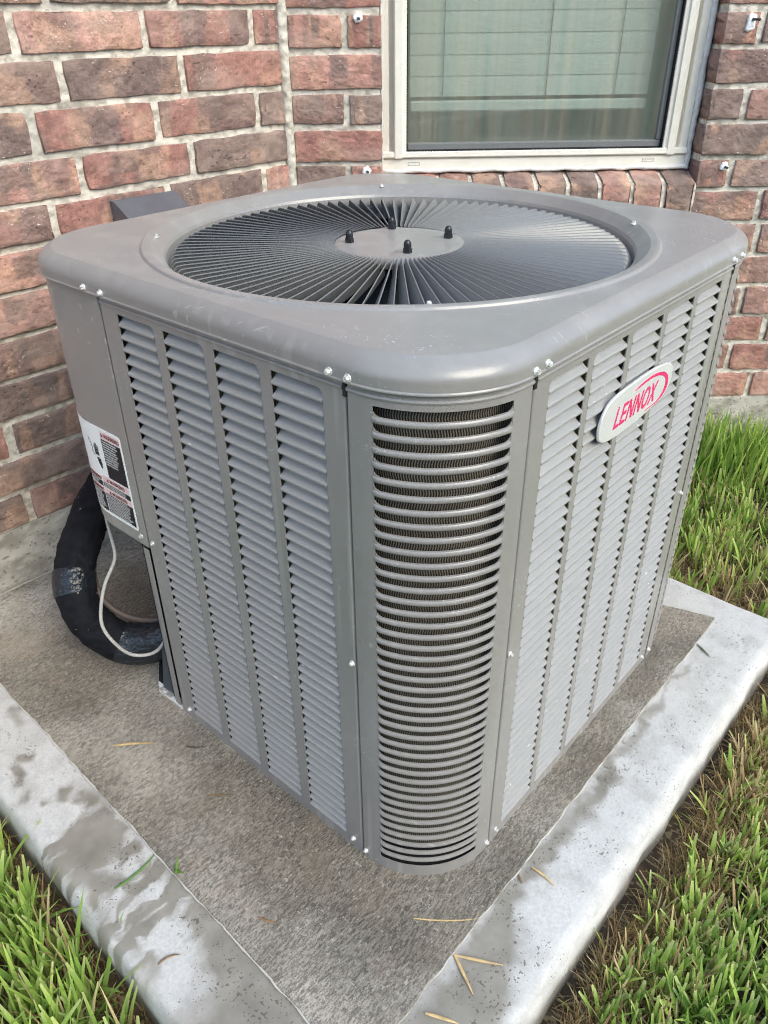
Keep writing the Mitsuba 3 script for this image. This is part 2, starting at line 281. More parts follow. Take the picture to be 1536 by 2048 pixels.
# ------------------------------------------------------------------ concrete pad
def pad_outline(o):
    """outer edge of the slab, moved in by o"""
    c = [(-0.378 + 0.0422 * -0.19, -0.19), (1.078, -0.197), (1.074, 1.30), (-0.378 + 0.0422 * 1.30, 1.30)]
    poly = Polygon(c).buffer(-0.02).buffer(0.02 - o, quad_segs=8)
    ring = np.array(poly.exterior.coords)[:-1]
    L = LineString(np.vstack([ring, ring[:1]]))
    return np.array([L.interpolate(t, normalized=True).coords[0] for t in np.linspace(0, 1, 420, endpoint=False)])
def pad_mesh():
    prof = [(0.0, -0.2), (-0.006, -0.075), (-0.004, -0.045), (-0.001, -0.022), (0.002, -0.012), (0.006, -0.006), (0.011, -0.0025), (0.020, -0.0006), (0.035, 0.0), (0.075, 0.0), (0.16, 0.0)]
    rings = []
    for o, z in prof:
        r = pad_outline(o); P = np.c_[r, np.full(len(r), z)]
        k = (meshkit.fbm(np.c_[r, np.full(len(r), z * 2)] * 14, 4, 5) - 0.5) * (0.014 if z < -0.001 else (0.004 if z < 0 else 0.0))
        P[:, :2] += (np.array([0.35, 0.5]) - r) / np.linalg.norm(np.array([0.35, 0.5]) - r, axis=1, keepdims=True) * k[:, None]
        rings.append(P)
    V = np.array(rings); m = grid(V, wrap=True)
    last = V[-1]; tri = trimesh.creation.triangulate_polygon(Polygon(last[:, :2]), engine='earcut')
    top = mesh(np.c_[tri[0], np.zeros(len(tri[0]))], tri[1])
    if top.face_normals[:, 2].mean() < 0: top.invert()
    m2 = cat([m, top]); return m2
pad = obj('concrete_pad', pad_mesh(), 'trowelled_concrete', smooth=40, kind='structure', label='pale concrete pad with smooth stained border under the unit')
def centre_panel():
    c = np.array([(-0.2475, -0.065), (0.985, -0.067), (0.945, 0.06), (0.95, 1.262), (-0.196, 1.302)])
    L = LineString(np.vstack([c, c[:1]])); n = 700
    r = np.array([L.interpolate(t, normalized=True).coords[0] for t in np.linspace(0, 1, n, endpoint=False)])
    nn = (meshkit.fbm(np.c_[r, 0 * r[:, :1]] * 30, 4, 8) - 0.5) * 0.007
    ctr = np.array([0.36, 0.5]); d = (ctr - r) / np.linalg.norm(ctr - r, axis=1, keepdims=True)
    r = r + d * nn[:, None]
    V = np.array([np.c_[r, np.full(n, -0.01)], np.c_[r, np.full(n, 0.0015)], np.c_[r + d * 0.003, np.full(n, 0.0045)], np.c_[r + d * 0.009, np.full(n, 0.0042)]])
    m = grid(V, wrap=True); t = trimesh.creation.triangulate_polygon(Polygon(V[-1][:, :2]), engine='earcut')
    top = mesh(np.c_[t[0], np.full(len(t[0]), 0.0042)], t[1])
    if top.face_normals[:, 2].mean() < 0: top.invert()
    return cat([m, top]), V
cm, cV = centre_panel()
obj('broomed_panel', cm, 'broomed_concrete', pad, smooth=30, label='rough broom-finished brown panel in the middle of the pad')
# thin raised bead of cement left along the trowel joint
def joint_bead():
    ring = cV[1]; n = len(ring); ms = []
    keep = np.r_[0:int(n * 0.62), int(n * 0.70):n]
    P = ring.copy(); P[:, 2] = 0.0035
    P = np.vstack([P, P[:1]])
    r = np.maximum(0.0003, -0.0004 + 0.0030 * meshkit.fbm(P * 45, 3, 3))
    return tube(P, r, 5, caps=False)
scene['cement_bead'] = pr((0.50, 0.48, 0.43), 0.85, 0.2)
obj('joint_ridge', joint_bead(), 'cement_bead', pad, smooth=True)

# ------------------------------------------------------------------ walls
CORNER = np.array([0.966, 1.263, 0.0])
class Wall:
    def __init__(s, deg):
        a = math.radians(deg); s.d = np.array([math.cos(a), math.sin(a), 0]); s.n = np.array([math.sin(a), -math.cos(a), 0])   # n points outdoors
    def w(s, P):
        """(s along, z, t out of the wall) -> world"""
        P = np.asarray(P, float); return CORNER + P[..., 0:1] * s.d + P[..., 2:3] * s.n + P[..., 1:2] * np.array([0, 0, 1.0])
    def mesh(s, m): return mesh(s.w(np.asarray(m.vertices)), m.faces)
    def box(s, s0, s1, z0, z1, t0, t1, c=0): return s.mesh(cbox(s0, s1, z0, z1, t0, t1, c) if c else bx(s0, s1, z0, z1, t0, t1))
WL, WW = Wall(-2.0), Wall(-47.0)
brick_id = [0]
def brick_mesh(W, s0, s1, z0, z1, seed, front=0.0, back=-0.03):
    w, h = s1 - s0, z1 - z0
    nx, nz = max(4, int(round(w / 0.03))), 3
    per = [(s0 + w * i / nx, z0) for i in range(nx)] + [(s1, z0 + h * i / nz) for i in range(nz)] + [(s1 - w * i / nx, z1) for i in range(nx)] + [(s0, z1 - h * i / nz) for i in range(nz)]
    per = np.array(per); N = len(per); ctr = np.array([(s0 + s1) / 2, (z0 + z1) / 2])
    rs = np.random.default_rng(seed)
    per = per + (rs.random((N, 2)) - 0.5) * [0.0040, 0.0036]
    corner = [0, nx, nx + nz, 2 * nx + nz]
    per[corner] += (ctr - per[corner]) * [0.006, 0.025]
    f = front + rs.random() * 0.004
    tilt = (rs.random(2) - 0.5) * 0.004
    def lay(k, t, j=0.0):
        q = ctr + (per - ctr) * (1 - k / np.array([w / 2, h / 2])); tt = t + tilt[0] * (q[:, 0] - ctr[0]) / w * 2 + tilt[1] * (q[:, 1] - ctr[1]) / h * 2 + (rs.random(N) - 0.5) * j
        return np.c_[q, tt]
    V = np.array([lay(0, back), lay(0.0, f - 0.003, 0.002), lay(0.0014, f - 0.0002, 0.0016), lay(0.011, f + 0.0003, 0.0020), ])
    m = grid(V, wrap=True)
    K = 3 * N; v = np.asarray(m.vertices); F = list(m.faces); T_ = 2 * nx + nz
    for q in range(nx): F += [[K + q, K + q + 1, K + T_ - q - 1], [K + q, K + T_ - q - 1, K + T_ - q]]
    for q in range(1, nz): F += [[K + nx, K + nx + q, K + nx + q + 1], [K + T_, K + T_ + q, K + (T_ + q + 1) % N]]
    m = mesh(v, np.array(F))
    i = brick_id[0]; brick_id[0] += 1
    uv = np.c_[i + np.clip((v[:, 0] - s0) / w, 0.005, 0.995), np.clip((v[:, 1] - z0) / h, 0, 1)]
    return W.mesh(m), uv
ZL = [.1567, .2455, .3300, .4220, .5095, .6040, .6960, .7850, .8667, .9529, 1.0426, 1.1310, 1.2153]
ZW = [.1490, .2420, .3330, .4200, .5110, .5980, .6920, .7810, .8600, .9480, 1.0310, 1.1200, 1.2035]
while ZL[-1] < 2.45: ZL.append(ZL[-1] + 0.0883); ZW.append(ZW[-1] + 0.0883)
HB, HJ = 0.0070, 0.0092       # half bed joint, half head joint
PITCH = 0.2935
WIN0, WIN1, SILL, HEAD = 0.247, 1.105, 0.804, 2.10
wall_a = thing('brick_wall', 'red brick wall on the left above a grey concrete foundation, ending at the inner corner', 'brick wall')
wall_b = thing('brick_wall', 'red brick wall behind the unit that holds the window with the sloping brick sill', 'brick wall')
def left_wall():
    for r in range(len(ZL) - 1):
        z0, z1 = ZL[r] + HB, ZL[r + 1] - HB
        ph = -0.0105 if r % 2 == 0 else -0.092      # head joint next to the corner
        if r % 2 == 0 and r < 6: ph = -0.018
        edges = [0.004] + [ph - k * PITCH for k in range(0, 9)]
        if r % 2 == 0: edges = edges[1:]; edges[0] = 0.006
        for k in range(len(edges) - 1):
            b, a = edges[k], edges[k + 1]
            ja, jb = HJ + RNG.uniform(-.002, .003), HJ + RNG.uniform(-.002, .003)
            b_ = b - (0.010 if k == 0 else jb)
            if b_ - (a + ja) < 0.02: continue
            m, uv = brick_mesh(WL, a + ja, b_, z0 + RNG.uniform(-.002, .002), z1 + RNG.uniform(-.002, .002), 1000 + r * 40 + k, RNG.uniform(-0.001, 0.001))
            obj('brick', m, 'brick_clay', wall_a, smooth=True, uv=uv)
left_wall()
obj('mortar', WL.box(-2.62, 0.0, 0.150, 2.47, -0.12, -0.0055), 'mortar_mix', wall_a, label='pale grey mortar joints')
def found(W, s0, s1, z1, t0):
    n, m_ = int((s1 - s0) / 0.03), 8
    S, Z = np.meshgrid(np.linspace(s0, s1, n), np.linspace(-0.25, z1, m_), indexing='ij')
    P = np.stack([S, Z, np.full_like(S, t0)], -1); P[..., 2] += (meshkit.fbm(P * 12, 3, 4) - 0.5) * 0.012; P[..., 1] += np.where(Z > z1 - 1e-6, (meshkit.fbm(P * 18, 3, 9) - 0.5) * 0.014, 0)
    top = P[:, -1].copy(); topb = top.copy(); topb[:, 2] = t0 - 0.1
    return W.mesh(cat([grid(P), grid(np.stack([top, topb], 1))]))
obj('foundation', found(WL, -2.62, 0.01, 0.157, 0.001), 'foundation_concrete', wall_a, smooth=40, label='weathered grey concrete foundation strip')
def window_wall():
    for r in range(len(ZW) - 1):
        z0, z1 = ZW[r] + HB, ZW[r + 1] - HB
        even = r % 2 == 1        # rows with the joint beside the window
        mid = (z0 + z1) / 2
        rows = []
        if mid > SILL - 0.0 and mid < HEAD:
            left = [(0.0, 0.155), (0.155, WIN0)] if even else [(0.0, WIN0)]
            right = [WIN1, 1.2] + [1.2 + PITCH * k for k in range(1, 6)] if even else [WIN1] + [1.3 + PITCH * k for k in range(0, 5)]
            rows = left + list(zip(right[:-1], right[1:]))
        else:
            st = [0.0, 0.155] + [0.155 + 0.2905 * k for k in range(1, 9)] if even else [0.0] + [0.245 + 0.2905 * k for k in range(0, 8)]
            if mid > 0.70 and mid < SILL: rows = [(a, b) for a, b in zip(st[:-1], st[1:]) if b < WIN0 + 0.02] + [(WIN1, 1.3)] + [(1.3 + PITCH * k, 1.3 + PITCH * (k + 1)) for k in range(4)]
            else: rows = list(zip(st[:-1], st[1:]))
        if 0.70 < mid < SILL and even: rows = [(0.0, 0.155), (0.155, WIN0), (WIN1, 1.2)] + [(1.2 + PITCH * k, 1.2 + PITCH * (k + 1)) for k in range(5)]
        for k, (a, b) in enumerate(rows):
            ja = 0.016 if a == 0 else (0.002 if abs(a - WIN1) < 1e-6 else HJ + RNG.uniform(-.003, .002))
            jb = 0.0 if abs(b - WIN0) < 1e-6 else HJ + RNG.uniform(-.003, .002)
            if b - jb - a - ja < 0.02: continue
            jamb = abs(a - WIN1) < 1e-6 and mid > SILL - 0.06
            m, uv = brick_mesh(WW, a + ja, b - jb, z0 + RNG.uniform(-.002, .002), z1 + RNG.uniform(-.002, .002), 3000 + r * 40 + k, RNG.uniform(-0.001, 0.001), -0.098 if jamb or abs(b - WIN0) < 1e-6 else -0.03)
            obj('brick', m, 'brick_clay', wall_b, smooth=True, uv=uv)
window_wall()
mort = [WW.box(0.0, WIN0 - 0.004, 0.145, 2.47, -0.11, -0.0055), WW.box(WIN1 + 0.006, 2.62, 0.145, 2.47, -0.11, -0.0055), WW.box(WIN0 - 0.004, WIN1 + 0.006, 0.145, 0.792, -0.11, -0.0056), WW.box(WIN0 - 0.004, WIN1 + 0.006, HEAD, 2.47, -0.11, -0.0056),
        WW.mesh(tube([(0.002, 0.15, -0.004), (0.002, 2.4, -0.004)], 0.014, 10, n=90, amp=0.003))]
obj('mortar', cat(mort), 'mortar_mix', wall_b, smooth=30, label='pale grey mortar joints')
obj('foundation', found(WW, -0.01, 2.62, 0.150, 0.001), 'foundation_concrete', wall_b, smooth=40, label='grey concrete foundation strip behind the grass')
# sloping rowlock sill
def sill_brick(s0, s1, seed):
    rs = np.random.default_rng(seed)
    prof = [(-0.115, 0.838), (-0.06, 0.824), (0.000, 0.808), (0.012, 0.802), (0.0155, 0.794), (0.015, 0.75), (0.012, 0.712), (-0.02, 0.700)]
    n = 5; V = []
    for i, s in enumerate(np.linspace(s0, s1, n)):
        e = (0.0025 if i in (0, n - 1) else 0)
        for (t, z) in prof: V.append([s + (rs.random() - 0.5) * 0.004 * (i in (0, n - 1)), z - e + (rs.random() - .5) * 0.0025, t - e + (rs.random() - .5) * 0.0025])
    V = np.array(V); k = len(prof); m = grid(V.reshape(n, k, 3))
    F = list(m.faces)
    for i in (0, n - 1):
        b = i * k
        for j in range(1, k - 1): F.append([b, b + j, b + j + 1])
    m = mesh(V, np.array(F)); i = brick_id[0]; brick_id[0] += 1
    return WW.mesh(m), np.c_[i + 0.1 + 0.8 * np.clip((V[:, 1] - 0.70) / 0.15, 0, 1), np.clip((V[:, 0] - s0) / (s1 - s0), 0, 1)]
se = [1.109 - 0.0885 * k for k in range(11)]
for k in range(10):
    if se[k + 1] < 0.22: continue
    m, uv = sill_brick(max(se[k + 1] + 0.0065, 0.25), se[k] - 0.0065, 500 + k)
    obj('sill_brick', m, 'brick_clay', wall_b, smooth=True, uv=uv)
pm = trimesh.creation.extrude_polygon(Polygon([(-0.115, 0.70), (0.004, 0.70), (0.0085, 0.75), (0.008, 0.79), (0.004, 0.799), (-0.06, 0.8165), (-0.115, 0.830)]), 0.866, engine='earcut')
pv = np.asarray(pm.vertices); pm = mesh(np.c_[0.2435 + pv[:, 2], pv[:, 1], pv[:, 0]], pm.faces)
obj('sill_mortar', WW.mesh(pm), 'mortar_mix', wall_b, label='grey mortar between the sill bricks')
for W, k in ((WL, wall_a), (WW, wall_b)):
    a, b = (-2.62, 0.1) if W is WL else (-0.1, 2.62)
    obj('eave', W.box(a, b, 2.47, 2.60, -0.3, 0.14, 0.01), 'vinyl', k)
# ---- window (part of its wall)
win = wall_b + '__window'; things.add(win)
def prism_s(s0, s1, pts):      # profile (t, z) extruded along s
    m = trimesh.creation.extrude_polygon(Polygon(pts), s1 - s0, engine='earcut'); v = np.asarray(m.vertices); return mesh(np.c_[s0 + v[:, 2], v[:, 1], v[:, 0]], m.faces)
def prism_z(z0, z1, pts):      # profile (s, t) extruded along z
    m = trimesh.creation.extrude_polygon(Polygon(pts), z1 - z0, engine='earcut'); v = np.asarray(m.vertices); return mesh(np.c_[v[:, 0], z0 + v[:, 2], v[:, 1]], m.faces)
FT = -0.058
ZT = 2.08
fr = []
# flange, step and raised stop at the left, mirrored at the right
lp = [(0.2465, -0.11), (0.2465, FT), (0.2655, FT), (0.2675, FT - 0.002), (0.2675, FT - 0.016), (0.2795, FT - 0.016), (0.281, FT + 0.010), (0.2835, FT + 0.013), (0.302, FT + 0.012), (0.304, FT + 0.006), (0.313, FT + 0.005), (0.3145, FT + 0.002), (0.3145, -0.11)]
fr.append(WW.mesh(prism_z(0.8645, ZT, lp)))
rp = [(1.3375 - 0.0035 - a, b) for a, b in lp[::-1]]
fr.append(WW.mesh(prism_z(0.8645, ZT, rp)))
bp = [(-0.11, 0.832), (FT + 0.002, 0.832), (FT + 0.004, 0.835), (FT + 0.003, 0.8595), (FT - 0.001, 0.8625), (FT - 0.001, 0.8645), (FT + 0.009, 0.8655), (FT + 0.011, 0.868), (FT + 0.010, 0.8785), (FT + 0.007, 0.8805), (-0.11, 0.8805)]
obj('bottom_rail', WW.mesh(prism_s(0.2465, 1.0875, bp)), 'vinyl', win, smooth=25)
obj('stile', fr[0], 'vinyl', win, smooth=25); obj('stile', fr[1], 'vinyl', win, smooth=25)
obj('head_rail', WW.box(0.2465, 1.0875, ZT + 0.001, ZT + 0.05, -0.11, FT, 0.003), 'vinyl', win)
for s in (0.335, 0.985):
    slot = cat([WW.box(s - 0.016, s + 0.016, 0.8525, 0.8535, FT + 0.0032, FT + 0.0044), WW.box(s - 0.016, s + 0.016, 0.8455, 0.8465, FT + 0.0032, FT + 0.0044), WW.box(s - 0.016, s - 0.0148, 0.8465, 0.8525, FT + 0.0032, FT + 0.0044), WW.box(s + 0.0148, s + 0.016, 0.8465, 0.8525, FT + 0.0032, FT + 0.0044)])
    scene['slot_grey'] = pr((0.3, 0.28, 0.24), 0.6, 0.3)
    obj('weep_slot', slot, 'slot_grey', win)
# grey sash / screen frame inside the white one
sf = [WW.box(0.3175, 1.017, 0.8815, 0.8985, -0.097, FT - 0.012, 0.002), WW.box(1.004, 1.0175, 0.8988, ZT, -0.097, FT - 0.012, 0.002), WW.box(0.3150, 0.3168, 0.8815, ZT, -0.097, FT + 0.004), WW.box(1.0178, 1.0195, 0.8815, ZT, -0.097, FT + 0.002)]
obj('sash_frame', cat(sf[:2]), 'screen_frame', win); obj('seal', cat(sf[2:] + [WW.box(0.3168, 1.0178, 0.8805, 0.8813, -0.097, FT + 0.004)]), 'gasket', win)
gl = mesh(WW.w(np.array([(0.315, 0.897, -0.088), (1.006, 0.897, -0.088), (1.006, ZT, -0.088), (0.315, ZT, -0.088)])), [[0, 1, 2, 3]])
obj('pane', gl, 'pane_glass', win, label='dusty window pane over closed pale green blinds')
obj('room_shell', cat([WW.box(0.2, 1.15, 0.70, 0.895, -0.9, -0.118), WW.box(0.2, 1.15, 0.895, 2.3, -0.92, -0.9), WW.box(0.19, 0.245, 0.7, 2.3, -0.9, -0.11), WW.box(1.09, 1.15, 0.7, 2.3, -0.9, -0.11), WW.box(0.19, 1.15, 2.1, 2.3, -0.9, -0.11)]), 'room', win)
def mesh_op(p, n, uv): return 0.30 + 0.27 * fbm((p.x - p.y) * 95, p.z * 3.0, 1.0, octaves=3) * smoothstep(0.1, 0.6, fbm((p.x - p.y) * 9, p.z * 2.0, 4.0))
scene['screen_mesh'] = {'type': 'mask', 'opacity': proc(mesh_op), 'bsdf': two({'type': 'diffuse', 'reflectance': proc(lambda p, n, uv: mix((0.20, 0.27, 0.235), (0.40, 0.37, 0.29), fbm((p.x - p.y) * 40, p.z * 2.0, 7.0)))})}
sc_ = mesh(WW.w(np.array([(0.317, 0.890, -0.0775), (1.010, 0.890, -0.0775), (1.010, ZT, -0.0775), (0.317, ZT, -0.0775)])), [[0, 1, 2, 3]])
obj('insect_screen', sc_, 'screen_mesh', win, label='fine dusty insect screen in front of the window pane')
# caulk
cp = np.array([(s, 0.8315 + 0.004 * math.sin(s * 60) * 0.3, FT + 0.004) for s in np.linspace(0.25, 1.098, 80)])
obj('sealant', cat([WW.mesh(tube(cp, 0.0055, 7, amp=0.004, seed=3)), WW.mesh(tube([(1.096, z, FT - 0.004 + 0.002 * math.sin(z * 40)) for z in np.linspace(0.825, ZT, 90)], 0.0085, 7, amp=0.005, seed=4)), WW.mesh(tube([(0.2475, z, FT + 0.05) for z in np.linspace(0.83, ZT, 60)], 0.002, 6, amp=0.0015, seed=6))]), 'caulk', win, smooth=True)
# blind
bl = thing('window_blind', 'closed pale green horizontal slat blind hanging behind the window glass', 'blind')
zz = 1.005; k = 0
while zz < 2.05:
    pts = [(0.33, -0.160), (0.33, -0.155)]
    n = 5; V = []
    for s in (0.328, 0.987):
        for j in range(n):
            q = j / (n - 1); V.append([s, zz + 0.056 * q, -0.150 - 0.004 * q + 0.0015 * math.sin(q * math.pi)])
    obj('slat', WW.mesh(grid(np.array(V).reshape(2, n, 3))), 'blind_slat', bl, smooth=True); zz += 0.050; k += 1
obj('bottom_rail', WW.box(0.328, 0.987, 0.968, 0.995, -0.168, -0.142, 0.004), 'blind_slat', bl)
for s in (0.418, 0.702, 0.893): obj('cord', WW.mesh(tube([(s, 0.99, -0.1455), (s + 0.003, 1.5, -0.1455), (s, 2.05, -0.1455)], 0.0013, 5)), 'cord', bl, smooth=True)
ib = thing('black_box', 'black box standing on the inner sill at the lower left of the window', 'box')
obj('case', WW.box(0.325, 0.505, 0.896, 0.94, -0.145, -0.122, 0.006), 'black_plastic', ib)
obj('foot', WW.box(0.335, 0.495, 0.8952, 0.8958, -0.143, -0.124), 'black_plastic', ib)

# caulked anchors in the brick
for (s, z, lab, dx) in ((0.189, 1.19, 'white caulk blob with a screw anchor high on the brick left of the window', 0), (0.204, 0.842, 'white caulk blob low on the brick left of the window, just above the unit', 1), (1.171, 1.179, 'ragged white caulk blob with a protruding screw high on the brick right of the window', 2), (1.178, 0.839, 'round white caulk patch with a dark screw low on the brick right of the window', 3)):
    a = thing('wall_anchor', lab, 'anchor', )
    rs = np.random.default_rng(40 + dx); n = 18; ang = np.arange(n) * 2 * np.pi / n
    R = (0.0115 if dx != 2 else 0.012) * (1 + 0.35 * (rs.random(n) - 0.5)); sy = np.ones(n)
    if dx == 2: R = R * np.where(np.sin(ang) < -0.8, 2.1, 1)
    V = np.array([np.c_[s + R * k * np.cos(ang), z + R * k * np.sin(ang), np.full(n, t)] for k, t in ((1.05, -0.006), (1.0, 0.006), (0.8, 0.0085), (0.35, 0.0095), (0.02, 0.0075))])
    obj('caulk_patch', WW.mesh(grid(V, wrap=True)), 'caulk_white', a, smooth=True)
    dr_ = [(s + 0.001, z, 0.004), (s + 0.0012, z - 0.0005, 0.012), (s + (0.012 if dx == 2 else 0.004), z - 0.001, 0.026 if dx == 2 else 0.018)]
    obj('screw', WW.mesh(tube(dr_, 0.0032, 8)), 'dark_steel', a, smooth=40)

# electrical box on the left wall
eb = thing('electrical_box', 'dark grey metal box with sloping hood on the left brick wall behind the unit', 'electrical box')
def prism(W, s0, s1, pts): return W.mesh(prism_s(s0, s1, pts))
obj('body', prism(WL, -0.534, -0.386, [(0.004, 0.53), (0.092, 0.53), (0.092, 0.793), (0.004, 0.793)]), 'box_paint', eb)
obj('hood', prism(WL, -0.543, -0.378, [(0.004, 0.848), (0.018, 0.848), (0.105, 0.800), (0.105, 0.783), (0.102, 0.783), (0.102, 0.7975), (0.017, 0.8435), (0.004, 0.8435)]), 'box_paint', eb)
obj('hood_cheek', cat([WL.mesh(prism_s(a, a + 0.0025, [(0.004, 0.8430), (0.0165, 0.8430), (0.1018, 0.797), (0.1018, 0.783), (0.004, 0.783)])) for a in (-0.5425, -0.381)]), 'box_paint', eb)
obj('conduit', WL.mesh(tube([(-0.46, 0.54, 0.045), (-0.46, 0.3, 0.045), (-0.44, 0.24, 0.06), (-0.40, 0.22, 0.16)], 0.014, 10, n=24)), 'foam', eb, smooth=True)

# fence across the yard, seen only as the window's reflection
fe = thing('wooden_fence', 'weathered brown wooden picket fence across the lawn, seen in the window glass', 'fence')
fa = np.array([CORNER[0], CORNER[1], 0]) + WW.n * 5.6
fpk = mikit.ply(cbox(-0.068, 0.068, -0.009, 0.009, -0.1, 1.75, 0.004), 'fence_wood')
for k in range(-26, 34):
    P = fa + WW.d * k * 0.143
    scene[numbered(fe + '__picket')] = {**fpk, 'to_world': T().translate(P.tolist()).rotate([0, 0, 1], -47 + ((k * 37) % 5 - 2) * 0.4)}
for z in (0.3, 1.4):
    obj('rail', mesh(np.asarray(bx(-26 * .143, 34 * .143, -0.06, -0.02, z - .045, z + .045).vertices) @ np.array([WW.d, -WW.n, [0, 0, 1]]) + fa + WW.n * 0.0, bx(0, 1, 0, 1, 0, 1).faces), 'fence_wood', fe)

# ------------------------------------------------------------------ air conditioner
ac = thing('air_conditioner', 'grey square air conditioner with louvred sides and round fan grille on the concrete pad', 'air conditioner')
W_ = 0.9; R_ = 0.14
ZR = [0.8373 - 0.0189 * k for k in range(43)]
PT = 0.8555   # panel top
def face_map(face, P):
    """(a along, d inward, z) -> world; face 0: left (x = 0), face 1: right (y = 0)"""
    P = np.asarray(P, float); return np.stack([P[..., 1], P[..., 0], P[..., 2]], -1) if face == 0 else P
HOLES = {0: [(0.187 + 0.1089 * k, 0.2755 + 0.1089 * k) for k in range(4)], 1: [(0.1855 + 0.1078 * k, 0.2785 + 0.1078 * k) for k in range(5)]}
def panel(face, a0, a1):
    z0 = 0.003
    pl = sbox(a0, z0, a1, PT)
    for (h0, h1) in HOLES[face]:
        hp = sbox(h0, ZR[-1] - 0.0192, h1, ZR[0])
        n = 0.010; hp = hp.difference(sbox(h0, ZR[0] - n, h0 + n, ZR[0]).difference(Point(h0 + n, ZR[0] - n).buffer(n, quad_segs=6)))
        pl = pl.difference(hp)
    m = trimesh.creation.extrude_polygon(pl, 0.0015, engine='earcut'); v = np.asarray(m.vertices)
    ms = [mesh(face_map(face, np.c_[v[:, 0], v[:, 2], v[:, 1]]), m.faces)]
    # rolled ends and the raised hem under the lid
    th = np.linspace(0, np.pi / 2, 5)
    for e, s in ((a0, -1), (a1, 1)):
        prof = [(e + s * 0.003 * math.sin(t) , 0.003 - 0.003 * math.cos(t)) for t in th] + [(e + s * 0.003, 0.022)]
        ms.append(mesh(face_map(face, grid(np.array([[(a, d, z) for a, d in prof] for z in (z0, PT)])).vertices), grid_faces(2, len(prof))))
    hem = [(d, z) for d, z in ((0.0, 0.8450), (-0.0016, 0.8460), (-0.0022, 0.8480), (-0.0014, 0.8500), (0.0, 0.8510))]
    V = np.array([[(a, d, z) for d, z in hem] for a in (a0, a1)]); ms.append(mesh(face_map(face, V.reshape(-1, 3)), grid_faces(2, len(hem))))
    return cat(ms)
SEAM = 0.0018
p_left = obj('louver_panel', panel(0, 0.15 + SEAM + .003, 0.6465 - SEAM - .003), 'paint', ac, smooth=30, label='left louvred side panel with four columns of slats')
p_right = obj('louver_panel', panel(1, 0.15 + SEAM + .003, 0.75 - SEAM - .003), 'paint', ac, smooth=30, label='right louvred side panel with five columns of slats and the badge')
def slat_mesh(face, h0, h1, seed):
    rs = np.random.default_rng(seed); j = (rs.random() - 0.5) * 0.0006
    # scoop from deep under the hole's top edge out to the skin, then the flat strip down to the next hole
    prof = [(0.0128, 0.0002), (0.0126, -0.0008), (0.0110, -0.0045), (0.0078, -0.0085), (0.0042, -0.0114), (0.0016, -0.0130), (0.0001, -0.0139), (-0.0007, -0.0150), (-0.0008, -0.0166), (-0.0002, -0.0182), (0.0008, -0.0187), (0.0022, -0.0184)]
    n_ = 0.0085; A = [0.0002, 0.0010, 0.0022, 0.0040, 0.0062, 0.0085, 0.0120]
    V = []
    for e in A + [h1 - h0 - 0.0004]:
        k = math.sqrt(max(0.0, 1 - (1 - min(1.0, e / 0.011)) ** 2)); arc = n_ - math.sqrt(max(0.0, n_ * n_ - max(0.0, n_ - e) ** 2))
        for i, (d, z) in enumerate(prof):
            if 1 <= i <= 6: z = -arc + z * max(0.05, 1 - arc / 0.0139)
            V.append((h0 + e, (d * k if d > 0 and i < 10 else d) - 0.0001, z + j))
    return mesh(face_map(face, np.array(V)), grid_faces(len(A) + 1, len(prof)))
vis = []
for face in (0, 1):
    for c, (h0, h1) in enumerate(HOLES[face]):
        src = None
        for r, zt in enumerate(ZR):
            vis.append((np.linalg.norm(np.array([CAM[0], CAM[1], CAM[2]]) - (np.array([0, (h0 + h1) / 2, zt]) if face == 0 else np.array([(h0 + h1) / 2, 0, zt]))) * (1.25 if face else 1.0), face, c, r))
vis.sort(); rest = []
proto = {}
for i, (_, face, c, r) in enumerate(vis):
    h0, h1 = HOLES[face][c]
    if i < 296:
        if (face, c) not in proto:
            proto[face, c] = mikit.ply(slat_mesh(face, h0, h1, face * 9 + c), 'slat_paint', smooth=35)
        scene[numbered((p_left, p_right)[face] + '__slat')] = {**proto[face, c], 'to_world': T().translate([0, 0, ZR[r]])}
    else:
        m = slat_mesh(face, h0, h1, face * 9 + c); m.apply_translation([0, 0, ZR[r]]); rest.append(m)
if rest: obj('far_slats', cat(rest), 'slat_paint', p_right, smooth=35, kind='stuff')

